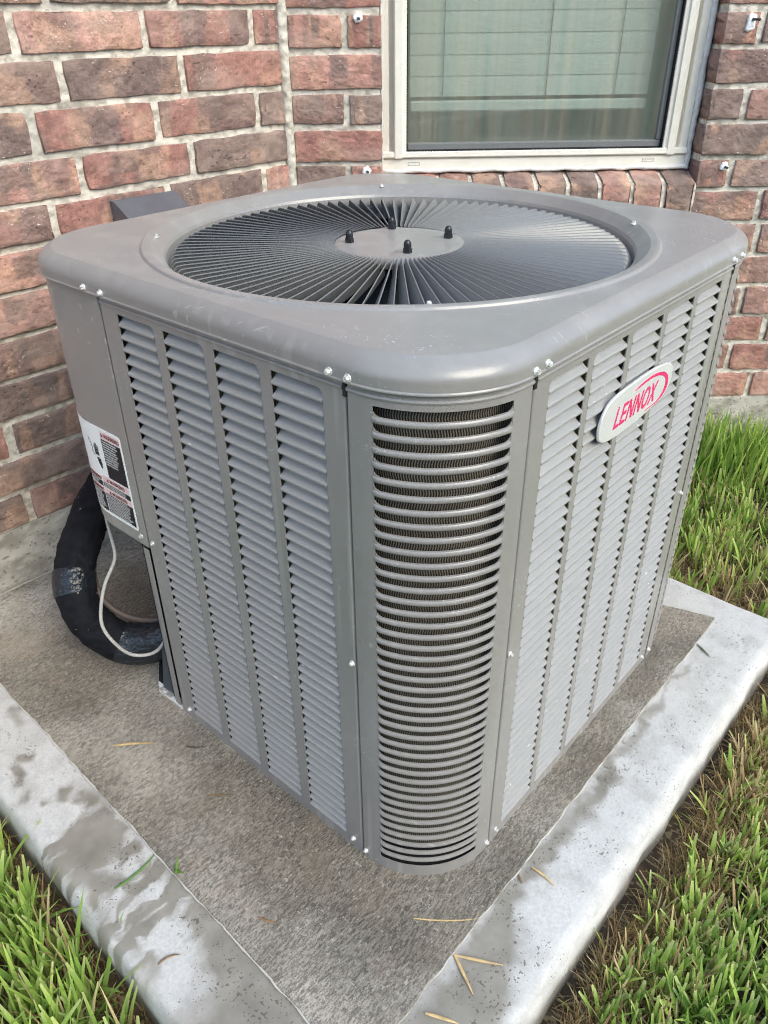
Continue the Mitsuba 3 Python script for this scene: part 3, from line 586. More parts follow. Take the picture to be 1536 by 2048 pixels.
# corner posts with curved bars
FLAT = 0.15 - R_
def arc_map(P):
    """(distance along the post's skin from where its curve starts, depth outward, z); the skin runs on flat at both ends"""
    P = np.asarray(P, float); q, d = P[..., 0], P[..., 1]; th = math.pi + np.clip(q / R_, 0, math.pi / 2)
    x = R_ + (R_ + d) * np.cos(th) + np.maximum(q - ARC, 0); y = R_ + (R_ + d) * np.sin(th) + np.maximum(-q, 0)
    return np.stack([x, y, P[..., 2]], -1)
ARC = R_ * math.pi / 2
A0, A1 = R_ * math.radians(10.6), R_ * math.radians(79.6)
ZP = [z - 0.0023 for z in ZR]
def post():
    pl = sbox(-FLAT + SEAM + .001, 0.003, ARC + FLAT - SEAM - .001, PT).difference(sbox(A0 + 0.003, ZP[-1] - 0.0105, A1 - 0.003, ZP[0]).buffer(0.002))
    for z in ZP[:-1]: pass
    m = trimesh.creation.extrude_polygon(pl, 0.0015, engine='earcut')
    v, f = trimesh.remesh.subdivide_to_size(m.vertices, m.faces, 0.012)
    ms = [mesh(arc_map(np.c_[v[:, 0], v[:, 2] - 0.0015, v[:, 1]]), f)]
    hem = [(0.0, 0.8450), (0.0016, 0.8460), (0.0022, 0.8480), (0.0014, 0.8500), (0.0, 0.8510)]
    ms.append(mesh(arc_map(np.array([[(a, d, z) for d, z in hem] for a in np.linspace(-FLAT + SEAM, ARC + FLAT - SEAM, 24)]).reshape(-1, 3)), grid_faces(24, len(hem))))
    # webs between the slots at both ends (rounded slot ends)
    for z in ZP[:-1]:
        for e, s in ((A0, 1), (A1, -1)):
            q = Polygon([(e + s * 0.0015, z - 0.0189 + 0.0045), (e + s * 0.0015, z - 0.0052), (e + s * 0.004, z - 0.0085), (e + s * 0.0085, z - 0.0101), (e + s * 0.0085, z - 0.0189 + 0.0003), (e + s * 0.004, z - 0.0189 + 0.0009)])
            w = trimesh.creation.extrude_polygon(q, 0.0014, engine='earcut'); wv = np.asarray(w.vertices)
            ms.append(mesh(arc_map(np.c_[wv[:, 0], wv[:, 2] - 0.00148, wv[:, 1]]), w.faces))
    return cat(ms)
def bar():
    n = 30; prof = [(-0.0015, -0.0104), (0.0012, -0.0108), (0.0024, -0.0125), (0.0029, -0.0146), (0.0024, -0.0168), (0.0010, -0.0184), (-0.0015, -0.0190)]
    V = []
    for a in np.linspace(A0 + 0.0005, A1 - 0.0005, n):
        e = min(a - A0, A1 - a); k = math.sqrt(max(0, 1 - (1 - min(1, e / 0.010)) ** 2)); k = 0.06 + 0.94 * k
        for d, z in prof: V.append((a, d * k if d > 0 else d, z))
    return mesh(arc_map(np.array(V)), grid_faces(n, len(prof)))
post_m = obj('corner_post', post(), 'paint', ac, smooth=30, label='rounded front corner post with curved horizontal slots')
bar_d = mikit.ply(bar(), 'paint', smooth=40)
for z in ZP[:-1]: scene[numbered(post_m + '__bar')] = {**bar_d, 'to_world': T().translate([0, 0, z])}
turn = T().translate([0.9 - R_, R_, 0]).rotate([0, 0, 1], 90).translate([-R_, -R_, 0])
post_b = dup(post_m, 'corner_post', ac, turn)
labels[post_b] = {'label': 'rounded right rear corner post with curved horizontal slots'}
for z in ZP[:-1]: scene[numbered(post_b + '__bar')] = {**bar_d, 'to_world': turn @ T().translate([0, 0, z])}

# service door round the left corner, label, back panels
def door_path(s):     # s: distance from the seam at y = 0.649 along the skin
    y0 = 0.6495; flat = 0.9 - R_ - y0; s = np.asarray(s, float); th = np.clip((s - flat) / R_, 0, math.pi / 2); over = np.maximum(s - flat - ARC, 0)
    x = np.where(s < flat, 0.0, R_ - R_ * np.cos(th) + over); y = np.where(s < flat, y0 + s, 0.9 - R_ + R_ * np.sin(th))
    nx = np.where(s < flat, -1.0, -np.cos(th)); ny = np.where(s < flat, 0.0, np.sin(th)); return x, y, nx, ny
def door_map(P):      # (s, out, z)
    P = np.asarray(P, float); x, y, nx, ny = door_path(P[..., 0]); return np.stack([x + nx * P[..., 1], y + ny * P[..., 1], P[..., 2]], -1)
SL = np.r_[0.0, np.linspace(0.004, 0.10, 4), np.linspace(0.105, 0.34, 22), 0.40]
DB = 0.402
def door():
    prof = [(-0.02, DB + 0.004), (-0.006, DB + 0.001), (-0.001, DB + 0.003), (0.0, DB + 0.007), (0.0, 0.6), (0.0, PT)]
    V = np.array([[(s, d, z) for d, z in prof] for s in SL]); m1 = mesh(door_map(V).reshape(-1, 3), grid_faces(len(SL), len(prof)))
    ed = [(0.0, 0.0), (-0.0012, -0.0012), (-0.0015, -0.02)]
    m2 = mesh(door_map(np.array([[(max(a, -1), d, z) for a, d in ed] for z in (DB + 0.004, PT)])).reshape(-1, 3), grid_faces(2, 3))
    return cat([m1, m2])
dk = obj('service_door', door(), 'paint', ac, smooth=30, label='plain grey service door wrapped round the left rear corner')
def flatpoly(poly, out, th=0.0004, sub=0.012):
    m = trimesh.creation.extrude_polygon(poly, th, engine='earcut'); v, f = trimesh.remesh.subdivide_to_size(m.vertices, m.faces, sub)
    return mesh(door_map(np.c_[v[:, 0], v[:, 2] + out, v[:, 1]]), f)
def lab_rect(y0, y1, z0, z1): return sbox(y0 - 0.6495, z0, y1 - 0.6495, z1)
def sheets(polys, out, th=0.0003): return cat([flatpoly(p, out, th) for p in polys])
lk = obj('warning_label', flatpoly(lab_rect(0.6685, 0.86, 0.432, 0.6165).buffer(-0.006).buffer(0.006), 0.0004), 'label_white', dk, smooth=20, label='black, white and pink warning label with a hand symbol')
BLK = [lab_rect(0.6735, 0.7315, 0.5185, 0.5955), lab_rect(0.6735, 0.7560, 0.4920, 0.5025), lab_rect(0.6735, 0.7560, 0.4385, 0.4790), lab_rect(0.7590, 0.85, 0.4920, 0.5025), lab_rect(0.7590, 0.85, 0.4385, 0.4790)]
for q_ in BLK: obj('black_field', flatpoly(q_, 0.0009, 0.0003), 'label_black', lk)
PNK = [lab_rect(0.6735, 0.7300, 0.5970, 0.6110), lab_rect(0.6735, 0.7560, 0.5040, 0.5165), lab_rect(0.6735, 0.7560, 0.4800, 0.4905), lab_rect(0.7590, 0.85, 0.5040, 0.5130), lab_rect(0.7590, 0.85, 0.4800, 0.4905)]
for q_ in PNK: obj('pink_band', flatpoly(q_, 0.0009, 0.0003), 'label_pink', lk)
def door_text(s, y_left, z, h, out, xs=1.0, bold=True):
    m = text(s, h, 0.0003, bold); v = np.asarray(m.vertices).copy(); v[:, 0] *= xs
    return mesh(door_map(np.c_[(y_left - 0.6495) - v[:, 0], v[:, 2] + out, v[:, 1] + z]), m.faces)
tx = []
for (yl, z, h, sx) in ((0.7205, 0.6005, 0.0072, 0.95), (0.7340, 0.5070, 0.0068, 1.0), (0.7335, 0.4818, 0.0068, 1.0)):
    tx.append(door_text('WARNING', yl, z, h, 0.0013, sx))
    c = yl + 0.0035; tx.append(flatpoly(Polygon([(c - 0.6495 - 0.0018, z), (c - 0.6495 + 0.0055, z), (c - 0.6495 + 0.0018, z + h)]), 0.0013, 0.0003))
tx.append(door_text('WARNING', 0.80, 0.5055, 0.006, 0.0013)); tx.append(door_text('WARNING', 0.80, 0.482, 0.006, 0.0013))
obj('lettering', cat(tx), 'label_ink', lk, label='dark lettering that reads WARNING')
rs = np.random.default_rng(3); dash = []
def lines(y0, y1, z0, z1, pitch, h):
    z = z1
    while z > z0:
        y = y1 - 0.002; end = y0 + 0.003 + rs.random() * 0.012
        while y - 0.002 > end:
            w = min(rs.uniform(0.002, 0.0075), y - end); dash.append(lab_rect(y - w, y, z - h, z)); y -= w + 0.0009
        z -= pitch
lines(0.680, 0.7305, 0.5480, 0.5930, 0.0049, 0.0022)
lines(0.678, 0.7550, 0.4935, 0.5010, 0.0036, 0.0016); lines(0.676, 0.7550, 0.4400, 0.4775, 0.0037, 0.0016); lines(0.76, 0.81, 0.4935, 0.5010, 0.0036, 0.0016); lines(0.76, 0.81, 0.4430, 0.4775, 0.0037, 0.0016)
obj('fine_print', sheets(dash, 0.0013), 'label_text', lk, kind='stuff')
# hand struck by a bolt, with its wire
def S(y, z): return (y - 0.6495, z)
hand = [Polygon([S(0.7585, 0.552), S(0.7470, 0.5555), S(0.7450, 0.533), S(0.7480, 0.5305), S(0.7545, 0.5385)])]
for (ya, za, yb, zb) in ((0.7590, 0.5585, 0.7605, 0.5740), (0.7562, 0.5580, 0.7570, 0.5785), (0.7530, 0.5585, 0.7530, 0.5780), (0.7500, 0.5590, 0.7490, 0.5735)):
    hand.append(LineString([S(ya, za), S(yb, zb)]).buffer(0.0011))
hand.append(Polygon([S(0.7600, 0.5595), S(0.7480, 0.5615), S(0.7478, 0.5570), S(0.7595, 0.5550)]))
hand.append(LineString([S(0.776, 0.5850), S(0.7690, 0.5725), S(0.7672, 0.5665), S(0.7690, 0.5610), S(0.7655, 0.5565), S(0.7625, 0.5535)]).buffer(0.0008))
obj('hand_symbol', sheets(hand, 0.0009), 'label_black', lk)
bolt_ = LineString([S(0.7610, 0.5545), S(0.7550, 0.5565), S(0.7545, 0.5525), S(0.7490, 0.5550), S(0.7485, 0.5510), S(0.7445, 0.553)]).buffer(0.0007)
obj('bolt_symbol', sheets([bolt_], 0.0013), 'label_white', lk)
# rear skins
obj('rear_panel', cat([bx(0.8985, 0.9, 0.15, 0.76, 0.003, PT), bx(0.40, 0.76, 0.8985, 0.9, 0.003, PT)] + [mesh(arc_map(np.array([[(a, 0, z) for z in (0.003, PT)] for a in np.linspace(0, ARC, 14)]).reshape(-1, 3)) @ np.diag([-1, -1, 1]) + np.array([0.9, 0.9, 0]), grid_faces(14, 2))]), 'paint', ac, smooth=30)
# return strip beside the service recess, chamfer wall, base pan
strip = [(0.0, 0.6495), (-0.0005, 0.662), (0.001, 0.670), (0.006, 0.6755), (0.014, 0.6775), (0.20, 0.86)]
V = np.array([[(x, y, z) for x, y in strip] for z in (0.012, DB - 0.001)])
obj('side_return', mesh(V.reshape(-1, 3), grid_faces(2, len(strip))), 'paint', ac, smooth=40, label='narrow rounded metal return beside the pipe recess')
obj('recess_wall', cat([mesh([(0.006, 0.6815, 0.012), (0.24, 0.895, 0.012), (0.24, 0.895, DB + 0.03), (0.006, 0.6815, DB + 0.03)], [[0, 1, 2, 3]]), mesh([(0.24, 0.895, 0.012), (0.40, 0.898, 0.012), (0.40, 0.898, DB + 0.03), (0.24, 0.895, DB + 0.03)], [[0, 1, 2, 3]]),
     mesh([(0.008, 0.685, DB + .03), (0.24, 0.893, DB + .03), (0.15, 0.885, DB + .03), (0.06, 0.85, DB + .03), (0.012, 0.76, DB + .03)], np.array([[0, 1, 2], [0, 2, 3], [0, 3, 4]]))]), 'inside_dark', ac)
def plate():
    q = [(0.012, 0.674, 0.013), (0.008, 0.722, 0.013), (0.028, 0.729, 0.11), (0.035, 0.700, 0.165), (0.03, 0.684, 0.165)]
    return mesh(q, np.array([[0, 1, 2], [0, 2, 3], [0, 3, 4]]))
obj('valve_plate', plate(), 'dark_steel', ac, label='dark blue-grey metal plate at the foot of the pipe recess')
pan = sbox(0, 0, W_, W_).buffer(-R_).buffer(R_ - 0.004, quad_segs=12).difference(Polygon([(-0.1, 0.7265), (-0.001, 0.7265), (0.12, 0.894), (0.12, 1.0), (-0.1, 1.0)])).union(sbox(-0.001, 0.6480, 0.01, 0.7265))
pm = trimesh.creation.extrude_polygon(pan, 0.0085, engine='earcut'); pm.apply_translation([0, 0, 0.0045])
scene['pan_paint'] = pr(proc(lambda p, n, uv: mix((0.66, 0.66, 0.64), (0.3, 0.29, 0.27), smoothstep(0.5, 0.7, fbm(p.x * 90, p.y * 90, p.z * 300)))), 0.5, 0.4)
obj('base_pan', pm, 'pan_paint', ac, label='pale galvanised base pan edge showing below the recess')
# coil inside
cs = np.linspace(0, 1, 240)
ring = np.array(sbox(0.0, 0.0, W_, W_).buffer(-R_).buffer(R_ - 0.022, quad_segs=24).exterior.coords); rl = LineString(ring)
ringp = np.array([rl.interpolate(t, normalized=True).coords[0] for t in cs]); cl = cs * rl.length
V = np.array([[(x, y, z) for x, y in ringp] for z in (0.045, 0.84)])
uvc = np.array([[(l, z) for l in cl] for z in (0.045, 0.84)]).reshape(-1, 2)
# the rear-left corner has no coil (service recess): keep the ring clear of it
keep = ~((ringp[:, 0] < 0.26) & (ringp[:, 1] > 0.62))
idx = np.arange(240); fq = grid_faces(2, 240); fq = fq[keep[fq[:, 0] % 240] & keep[fq[:, 1] % 240]]
obj('condenser_coil', mesh(V.reshape(-1, 3), fq), 'coil', ac, smooth=False, uv=uvc, label='dark finned coil behind the slots')
TRAY = trimesh.creation.extrude_polygon(pan.difference(sbox(-0.1, 0.64, 0.012, 0.8)).buffer(-0.0005), 0.001, engine='earcut'); TRAY.apply_translation([0, 0, 0.0134])
obj('inner_shroud', cat([mesh([(x, y, z) for z in (0.014, 0.80) for x, y in ((0.07, 0.07), (0.83, 0.07), (0.83, 0.83), (0.26, 0.83), (0.07, 0.62))], np.array([[0, 1, 6, 5], [1, 2, 7, 6], [2, 3, 8, 7], [3, 4, 9, 8], [4, 0, 5, 9]])), TRAY]), 'inside_dark', ac)
# fan motor hanging below the hub
obj('fan_motor', cat([trimesh.creation.cylinder(0.075, 0.14, 32, transform=trimesh.transformations.translation_matrix([0.45, 0.45, 0.78]))]), 'dark_steel', ac, smooth=30)
def blade(k):
    a = np.linspace(0.09, 0.33, 8); V = []
    for r in a:
        w = 0.35 + 0.25 * (r / 0.33)
        for q in np.linspace(-0.5, 0.5, 6): th = k * 2 * np.pi / 3 + q * w * 2 + r; V.append((0.45 + r * math.cos(th), 0.45 + r * math.sin(th), 0.68 - 0.05 * q))
    return mesh(V, grid_faces(8, 6))
for k in range(3): obj('fan_blade', blade(k), 'dark_steel', ac, smooth=True)
tag_m = bx(-0.03, 0.03, -0.001, 0.001, -0.02, 0.02); tag_m.apply_transform(trimesh.transformations.rotation_matrix(-0.6, [0, 0, 1])); tag_m.apply_translation([0.245, 0.255, 0.80])
scene['foil'] = pr(proc(lambda p, n, uv: mix((0.15, 0.17, 0.18), (0.6, 0.62, 0.62), smoothstep(0.45, 0.6, fbm(p.x * 200, p.y * 200, p.z * 200)))), 0.35, 0.5, 0.5)
obj('motor_tag', tag_m, 'foil', ac)

# lid
CX = CY = 0.45
NA = 360
th = np.arange(NA) * 2 * np.pi / NA
def rho(o, R):
    """radius of the rounded square (half side 0.45 + o, corner radius R) at the angles th"""
    h = 0.45 + o; c, s = np.abs(np.cos(th)), np.abs(np.sin(th)); out = h / np.maximum(c, s)
    k = h - R; px, py = out * c, out * s; m = (px > k) & (py > k)
    b = k * (c + s); disc = b * b - (2 * k * k - R * R); return np.where(m, b + np.sqrt(np.maximum(disc, 0)), out)
LB = 0.8570
rings = [(rho(0.002, R_ + .002), LB + 0.012), (rho(0.0035, R_ + .0035), LB + 0.001), (rho(0.0055, R_ + .0055), LB), (rho(0.0068, R_ + .0068), LB + 0.0012), (rho(0.0066, R_ + .0066), LB + 0.0025), (rho(0.0055, R_ + .0055), LB + 0.004), (rho(0.0055, R_ + .0055), LB + 0.013)]
H = 0.895; AE = math.radians(44)
for q in np.linspace(0.1, 1.0, 9):
    a = q * AE; rings.append((rho(0.0055 - 0.0185 * (1 - math.cos(a)) / (1 - math.cos(AE)), R_ + 0.0055 - 0.006 * q), LB + 0.013 + 0.0245 * math.sin(a) / math.sin(AE)))
inner = rho(-0.0165, R_ - 0.003); rings.append((inner, H))
for q in (0.2, 0.45, 0.7, 0.9): rings.append(((1 - q) * inner + q * 0.4165, H))
for r, z in ((0.4165, H), (0.4155, H + 0.0004), (0.4138, H + 0.0032), (0.4120, H + 0.0042), (0.4060, H + 0.0043), (0.3990, H + 0.0026), (0.392, H - 0.0028), (0.386, H - 0.0085), (0.381, H - 0.0125), (0.3785, H - 0.0175), (0.3778, H - 0.03), (0.3778, H - 0.06)):
    rings.append((np.full(NA, r), z))
V = np.array([np.c_[CX + r * np.cos(th), CY + r * np.sin(th), np.full(NA, z)] for r, z in rings])
lid = obj('lid', grid(V, wrap=True), 'paint', ac, smooth=17, label='grey pressed-metal lid with rounded corners and a ring round the fan grille')
# radial vanes
gk = obj('fan_grille', cat([trimesh.creation.annulus(0.3768, 0.3782, 0.012, sections=120, transform=trimesh.transformations.translation_matrix([CX, CY, 0.852]))]), 'vane_paint', ac, smooth=30, label='round grille of radial metal vanes')
NV = 104
def vane():
    rr = np.r_[0.108, 0.115, np.linspace(0.14, 0.355, 8), 0.366, 0.372, 0.3755, 0.3772]
    top = 0.8785 - 0.0 * rr; V0 = []; hv = 0.030
    for r in rr:
        drop = 0.0 if r < 0.362 else 0.016 * ((r - 0.362) / 0.0152) ** 2.2
        ze = 0.8785 - drop; lean = math.tan(math.radians(40)); k = 0.35 + 0.65 * min(1, (r - 0.1) / 0.22)
        # (tangential, z): rolled top edge, blade, foot
        kk = 0.5 + 0.5 * k
        pts = [(-0.0007, ze - 0.0016), (-0.0006, ze - 0.0003), (0.0001, ze), (0.0008, ze - 0.0004), (0.0010, ze - 0.0016), (0.0026 * kk, ze - 0.0040), (0.0066 * kk, ze - 0.0105), (0.0108 * kk, ze - 0.0175), (0.0150 * k, max(ze - 0.0255, 0.8485))]
        for tt, z in pts: V0.append((r, -tt, z))
    return mesh(V0, grid_faces(len(rr), 9))
vd = mikit.ply(vane(), 'vane_paint', smooth=40)
for k in range(NV):
    scene[numbered(gk + '__vane')] = {**vd, 'to_world': T().translate([CX, CY, 0]).rotate([0, 0, 1], 360.0 * k / NV + 0.7)}
# hub plate with raised bosses, four cap nuts
def hub():
    N = 96; a = np.arange(N) * 2 * np.pi / N; rr = [(0.1135, 0.862), (0.1145, 0.869), (0.1130, 0.8735), (0.107, 0.8765), (0.100, 0.8772), (0.092, 0.8772), (0.078, 0.8772), (0.064, 0.8772), (0.045, 0.8772), (0.02, 0.8772), (0.001, 0.8772)]
    V = np.array([np.c_[CX + r * np.cos(a), CY + r * np.sin(a), np.full(N, z)] for r, z in rr])
    for kx in range(4):
        ang = math.radians(45 + 90 * kx + 4); c = np.array([CX + 0.083 * math.cos(ang), CY + 0.083 * math.sin(ang)])
        dd = np.linalg.norm(V[4:, :, :2] - c, axis=-1); V[4:, :, 2] += 0.0028 * (1 - np.clip((dd - 0.012) / 0.014, 0, 1) ** 2) * (dd < 0.026)
    return grid(V, wrap=True)
obj('hub_plate', hub(), 'paint', ac, smooth=True, label='round centre plate of the fan grille')
def cap():
    ms = [trimesh.creation.cylinder(0.0088, 0.007, 6, transform=trimesh.transformations.translation_matrix([0, 0, 0.0035]))]
    prof = np.array([(0.0072, 0.007), (0.0072, 0.0135), (0.0064, 0.0165), (0.0045, 0.0190), (0.002, 0.0200), (0.0, 0.0202)])
    ms.append(trimesh.creation.revolve(prof, sections=20)); return cat(ms)
capm = cap(); capm.apply_scale([0.85, 0.85, 1.0])
cd = mikit.ply(capm, 'black_plastic', smooth=30)
for kx in range(4):
    ang = math.radians(45 + 90 * kx + 4)
    scene[numbered(ac + '__cap_nut')] = {**cd, 'to_world': T().translate([CX + 0.083 * math.cos(ang), CY + 0.083 * math.sin(ang), 0.8795])}
# screws
def screw_mesh(big):
    k = 0.78 if big else 0.72
    prof = np.array([(0.0, 0.0022), (0.0042, 0.0022), (0.0062, 0.0016), (0.0066, 0.0008), (0.0066, 0.0), (0.0, 0.0)][::-1]) * k
    w = trimesh.creation.revolve(prof, sections=20)
    hx = trimesh.creation.cylinder(0.0044 * k, 0.0042 * k, 6, transform=trimesh.transformations.translation_matrix([0, 0, 0.0042 * k]))
    tp = trimesh.creation.cylinder(0.0036 * k, 0.0008 * k, 6, transform=trimesh.transformations.translation_matrix([0, 0, 0.0066 * k]))
    return cat([w, hx, tp])
sd = {True: mikit.ply(screw_mesh(True), 'zinc', smooth=30), False: mikit.ply(screw_mesh(False), 'zinc', smooth=30)}
def put_screw(P, N, big=True):
    N = np.asarray(N, float) / np.linalg.norm(N); z = np.array([0, 0, 1.0]); ax = np.cross(z, N); an = math.degrees(math.acos(np.clip(N @ z, -1, 1)))
    t = T().translate(list(map(float, P)))
    if np.linalg.norm(ax) > 1e-6: t = t.rotate((ax / np.linalg.norm(ax)).tolist(), an)
    scene[numbered(ac + '__screw')] = {**sd[big], 'to_world': t.rotate([0, 0, 1], float(RNG.uniform(0, 60)))}
lo = -0.0055
for y in (0.669, 0.624, 0.169): put_screw((lo, y, 0.865), (-1, 0, 0))
for x in (0.165, 0.726): put_screw((x, lo, 0.866), (0, -1, 0))
for P_, N_ in (((lo, 0.1405, 0.8645), (-1, 0, 0)), ((0.1405, lo, 0.8645), (0, -1, 0)), ((0.7595, lo, 0.8665), (0, -1, 0))): put_screw(P_, N_)
for y, z in ((0.157, 0.433), (0.171, 0.026), (0.618, 0.026), (0.631, 0.424)): put_screw((-0.0001, y, z), (-1, 0, 0), False)
put_screw((-0.0006, 0.6635, 0.4255), (-1, 0, 0), False)
for x, z in ((0.157, 0.433), (0.169, 0.026), (0.738, 0.431), (0.727, 0.023)): put_screw((x, -0.0001, z), (0, -1, 0), False)
for P_, N_ in (((-0.0001, 0.1425, 0.0195), (-1, 0, 0)), ((0.1430, -0.0001, 0.0182), (0, -1, 0)), ((0.7600, -0.0001, 0.022), (0, -1, 0))): put_screw(P_, N_, False)
for k in range(4):
    a = -2.351 + k * math.pi / 2; put_screw((CX + 0.396 * math.cos(a), CY + 0.396 * math.sin(a), H + 0.0002), (0, 0, 1), False)
for P_ in ((0.0005, 0.1512), (0.1512, 0.0005), (0.7488, 0.0005)):
    n_m = cbox(-0.0028, 0.0028, -0.0028, 0.0028, 0.838, 0.8562, 0.0012); n_m.apply_translation([P_[0], P_[1], 0]); obj('seam_notch', n_m, 'gasket', ac)
# badge
px = [(0.3254, 0.712), (0.3236, 0.7242), (0.328, 0.7373), (0.3401, 0.7508), (0.3715, 0.7589), (0.424, 0.7615), (0.4806, 0.7612), (0.5162, 0.758), (0.5387, 0.7521), (0.5486, 0.7443), (0.5525, 0.736), (0.5535, 0.727), (0.5505, 0.716), (0.5404, 0.707), (0.5129, 0.6985), (0.4729, 0.6925), (0.4111, 0.6905), (0.3639, 0.6917), (0.3405, 0.6967), (0.329, 0.7035)]
pp = spline(px + px[:1], 120)[:-1]; bpoly = Polygon(pp).buffer(-0.004).buffer(0.004)
def badge_layer(poly, y0, y1):
    m = trimesh.creation.extrude_polygon(poly, abs(y1 - y0), engine='earcut'); v = np.asarray(m.vertices); return mesh(np.c_[v[:, 0], max(y0, y1) - v[:, 2], v[:, 1]], m.faces)
def badge_body():
    prof = [(0.0, -0.0035), (0.0, -0.0062), (0.0006, -0.0069), (0.0016, -0.0072)]
    rings_ = []
    for o, y in prof:
        r = np.array(bpoly.buffer(-o).exterior.coords); L = LineString(r); r = np.array([L.interpolate(t, normalized=True).coords[0] for t in np.linspace(0, 1, 140, endpoint=False)])
        rings_.append(np.c_[r[:, 0], np.full(len(r), y), r[:, 1]])
    V = np.array(rings_); top = trimesh.creation.triangulate_polygon(Polygon(V[-1][:, [0, 2]]), engine='earcut')
    return cat([grid(V, wrap=True), mesh(np.c_[top[0][:, 0], np.full(len(top[0]), prof[-1][1]), top[0][:, 1]], top[1])])
bk = obj('badge', badge_body(), 'badge_metal', p_right, smooth=30, label='silver maker badge with red lettering')
lt = text('LENNOX', 0.0295, 0.0004, True); v = np.asarray(lt.vertices).copy(); wd = v[:, 0].max() - v[:, 0].min()
v[:, 0] = (v[:, 0] - v[:, 0].min()) * (0.1285 / wd); v[:, 0] += v[:, 1] * 0.27
obj('lettering', mesh(np.c_[0.3655 + v[:, 0], -0.0073 - v[:, 2], 0.7075 + v[:, 1]], lt.faces), 'badge_red', bk, label='red italic lettering that reads LENNOX')
so = np.array([[0.4207, 0.7471], [0.4458, 0.7516], [0.4743, 0.7527], [0.5117, 0.7472], [0.5299, 0.7382], [0.538, 0.7281], [0.538, 0.7148], [0.5238, 0.7042], [0.5031, 0.6998], [0.4685, 0.699]])
si = np.array([[0.4207, 0.7469], [0.4526, 0.7489], [0.4816, 0.7485], [0.5051, 0.7438], [0.5213, 0.7366], [0.5286, 0.7293], [0.5295, 0.7176], [0.5187, 0.7064], [0.5005, 0.7010], [0.4685, 0.6994]])
sw = Polygon(np.vstack([spline(so, 50), spline(si, 50)[::-1]])).buffer(0.0002)
obj('swoosh', badge_layer(sw, -0.0072, -0.0078), 'badge_red', bk)

# ------------------------------------------------------------------ pipes and cable
INS = [(0.50, 1.27, 0.30), (0.40, 1.235, 0.30), (0.28, 1.175, 0.292), (0.16, 1.10, 0.274), (0.045, 1.005, 0.246), (-0.020, 0.948, 0.195), (-0.030, 0.90, 0.124), (0.008, 0.842, 0.066), (0.067, 0.78, 0.075), (0.12, 0.745, 0.085)]
ins = thing('insulated_pipe', 'thick black foam-insulated pipe looping from the wall into the left side of the unit', 'pipe')
insp = spline(INS, 90)
obj('foam_sleeve', tube(insp, 0.0425, 26, amp=0.006, seed=2), 'foam', ins, smooth=True)
def tape(k0, k1, r, a0, a1, seed):
    p = insp[k0:k1]; t, A, B = frames(insp); A, B = A[k0:k1], B[k0:k1]; ang = np.linspace(a0, a1, 30); d = np.cos(ang)[None, :, None] * A[:, None] + np.sin(ang)[None, :, None] * B[:, None]
    V = p[:, None] + d * (r + 0.0022 * meshkit.fbm(p[:, None] * 40 + d * 2, 3, seed))[..., None]; return grid(V)
obj('tape', tape(57, 62, 0.0436, 0, 2 * np.pi, 3), 'tape_vinyl', ins, smooth=True, label='crinkled grey tape patch round the bend')
obj('tape', tape(74, 85, 0.0440, 0, 2 * np.pi, 5), 'tape_vinyl', ins, smooth=True, label='shiny crinkled tape at the unit end of the sleeve')
LIQ = [(0.45, 1.27, 0.24), (0.30, 1.17, 0.245), (0.20, 1.10, 0.245), (0.132, 1.05, 0.236), (0.062, 0.985, 0.222), (0.018, 0.935, 0.195), (0.006, 0.893, 0.160), (0.022, 0.85, 0.130), (0.062, 0.80, 0.118), (0.11, 0.76, 0.13)]
lq = thing('copper_pipe', 'thin bare brown pipe following the inside of the black insulated pipe', 'pipe')
obj('line', tube(LIQ, 0.0065, 10, n=70), 'copper_brown', lq, smooth=True)
obj('flare_nut', tube([(0.085, 0.782, 0.122), (0.11, 0.76, 0.13)], 0.011, 6), 'zinc', lq)
cb = thing('control_cable', 'thin grey cable hanging in a loop from under the service door', 'cable')
CAB = [(0.035, 0.845, 0.43), (0.029, 0.84, 0.37), (0.025, 0.83, 0.324), (0.018, 0.82, 0.297), (-0.012, 0.81, 0.268), (-0.042, 0.80, 0.224), (-0.055, 0.79, 0.186), (-0.045, 0.772, 0.138), (-0.020, 0.758, 0.101), (0.006, 0.735, 0.101), (0.033, 0.708, 0.153), (0.05, 0.70, 0.20)]
obj('jacket', tube(CAB, 0.0035, 9, n=110), 'cable_grey', cb, smooth=True)
obj('end_sleeve', tube([(0.035, 0.845, 0.425), (0.034, 0.845, 0.405)], 0.0062, 9), 'black_plastic', cb, smooth=40)

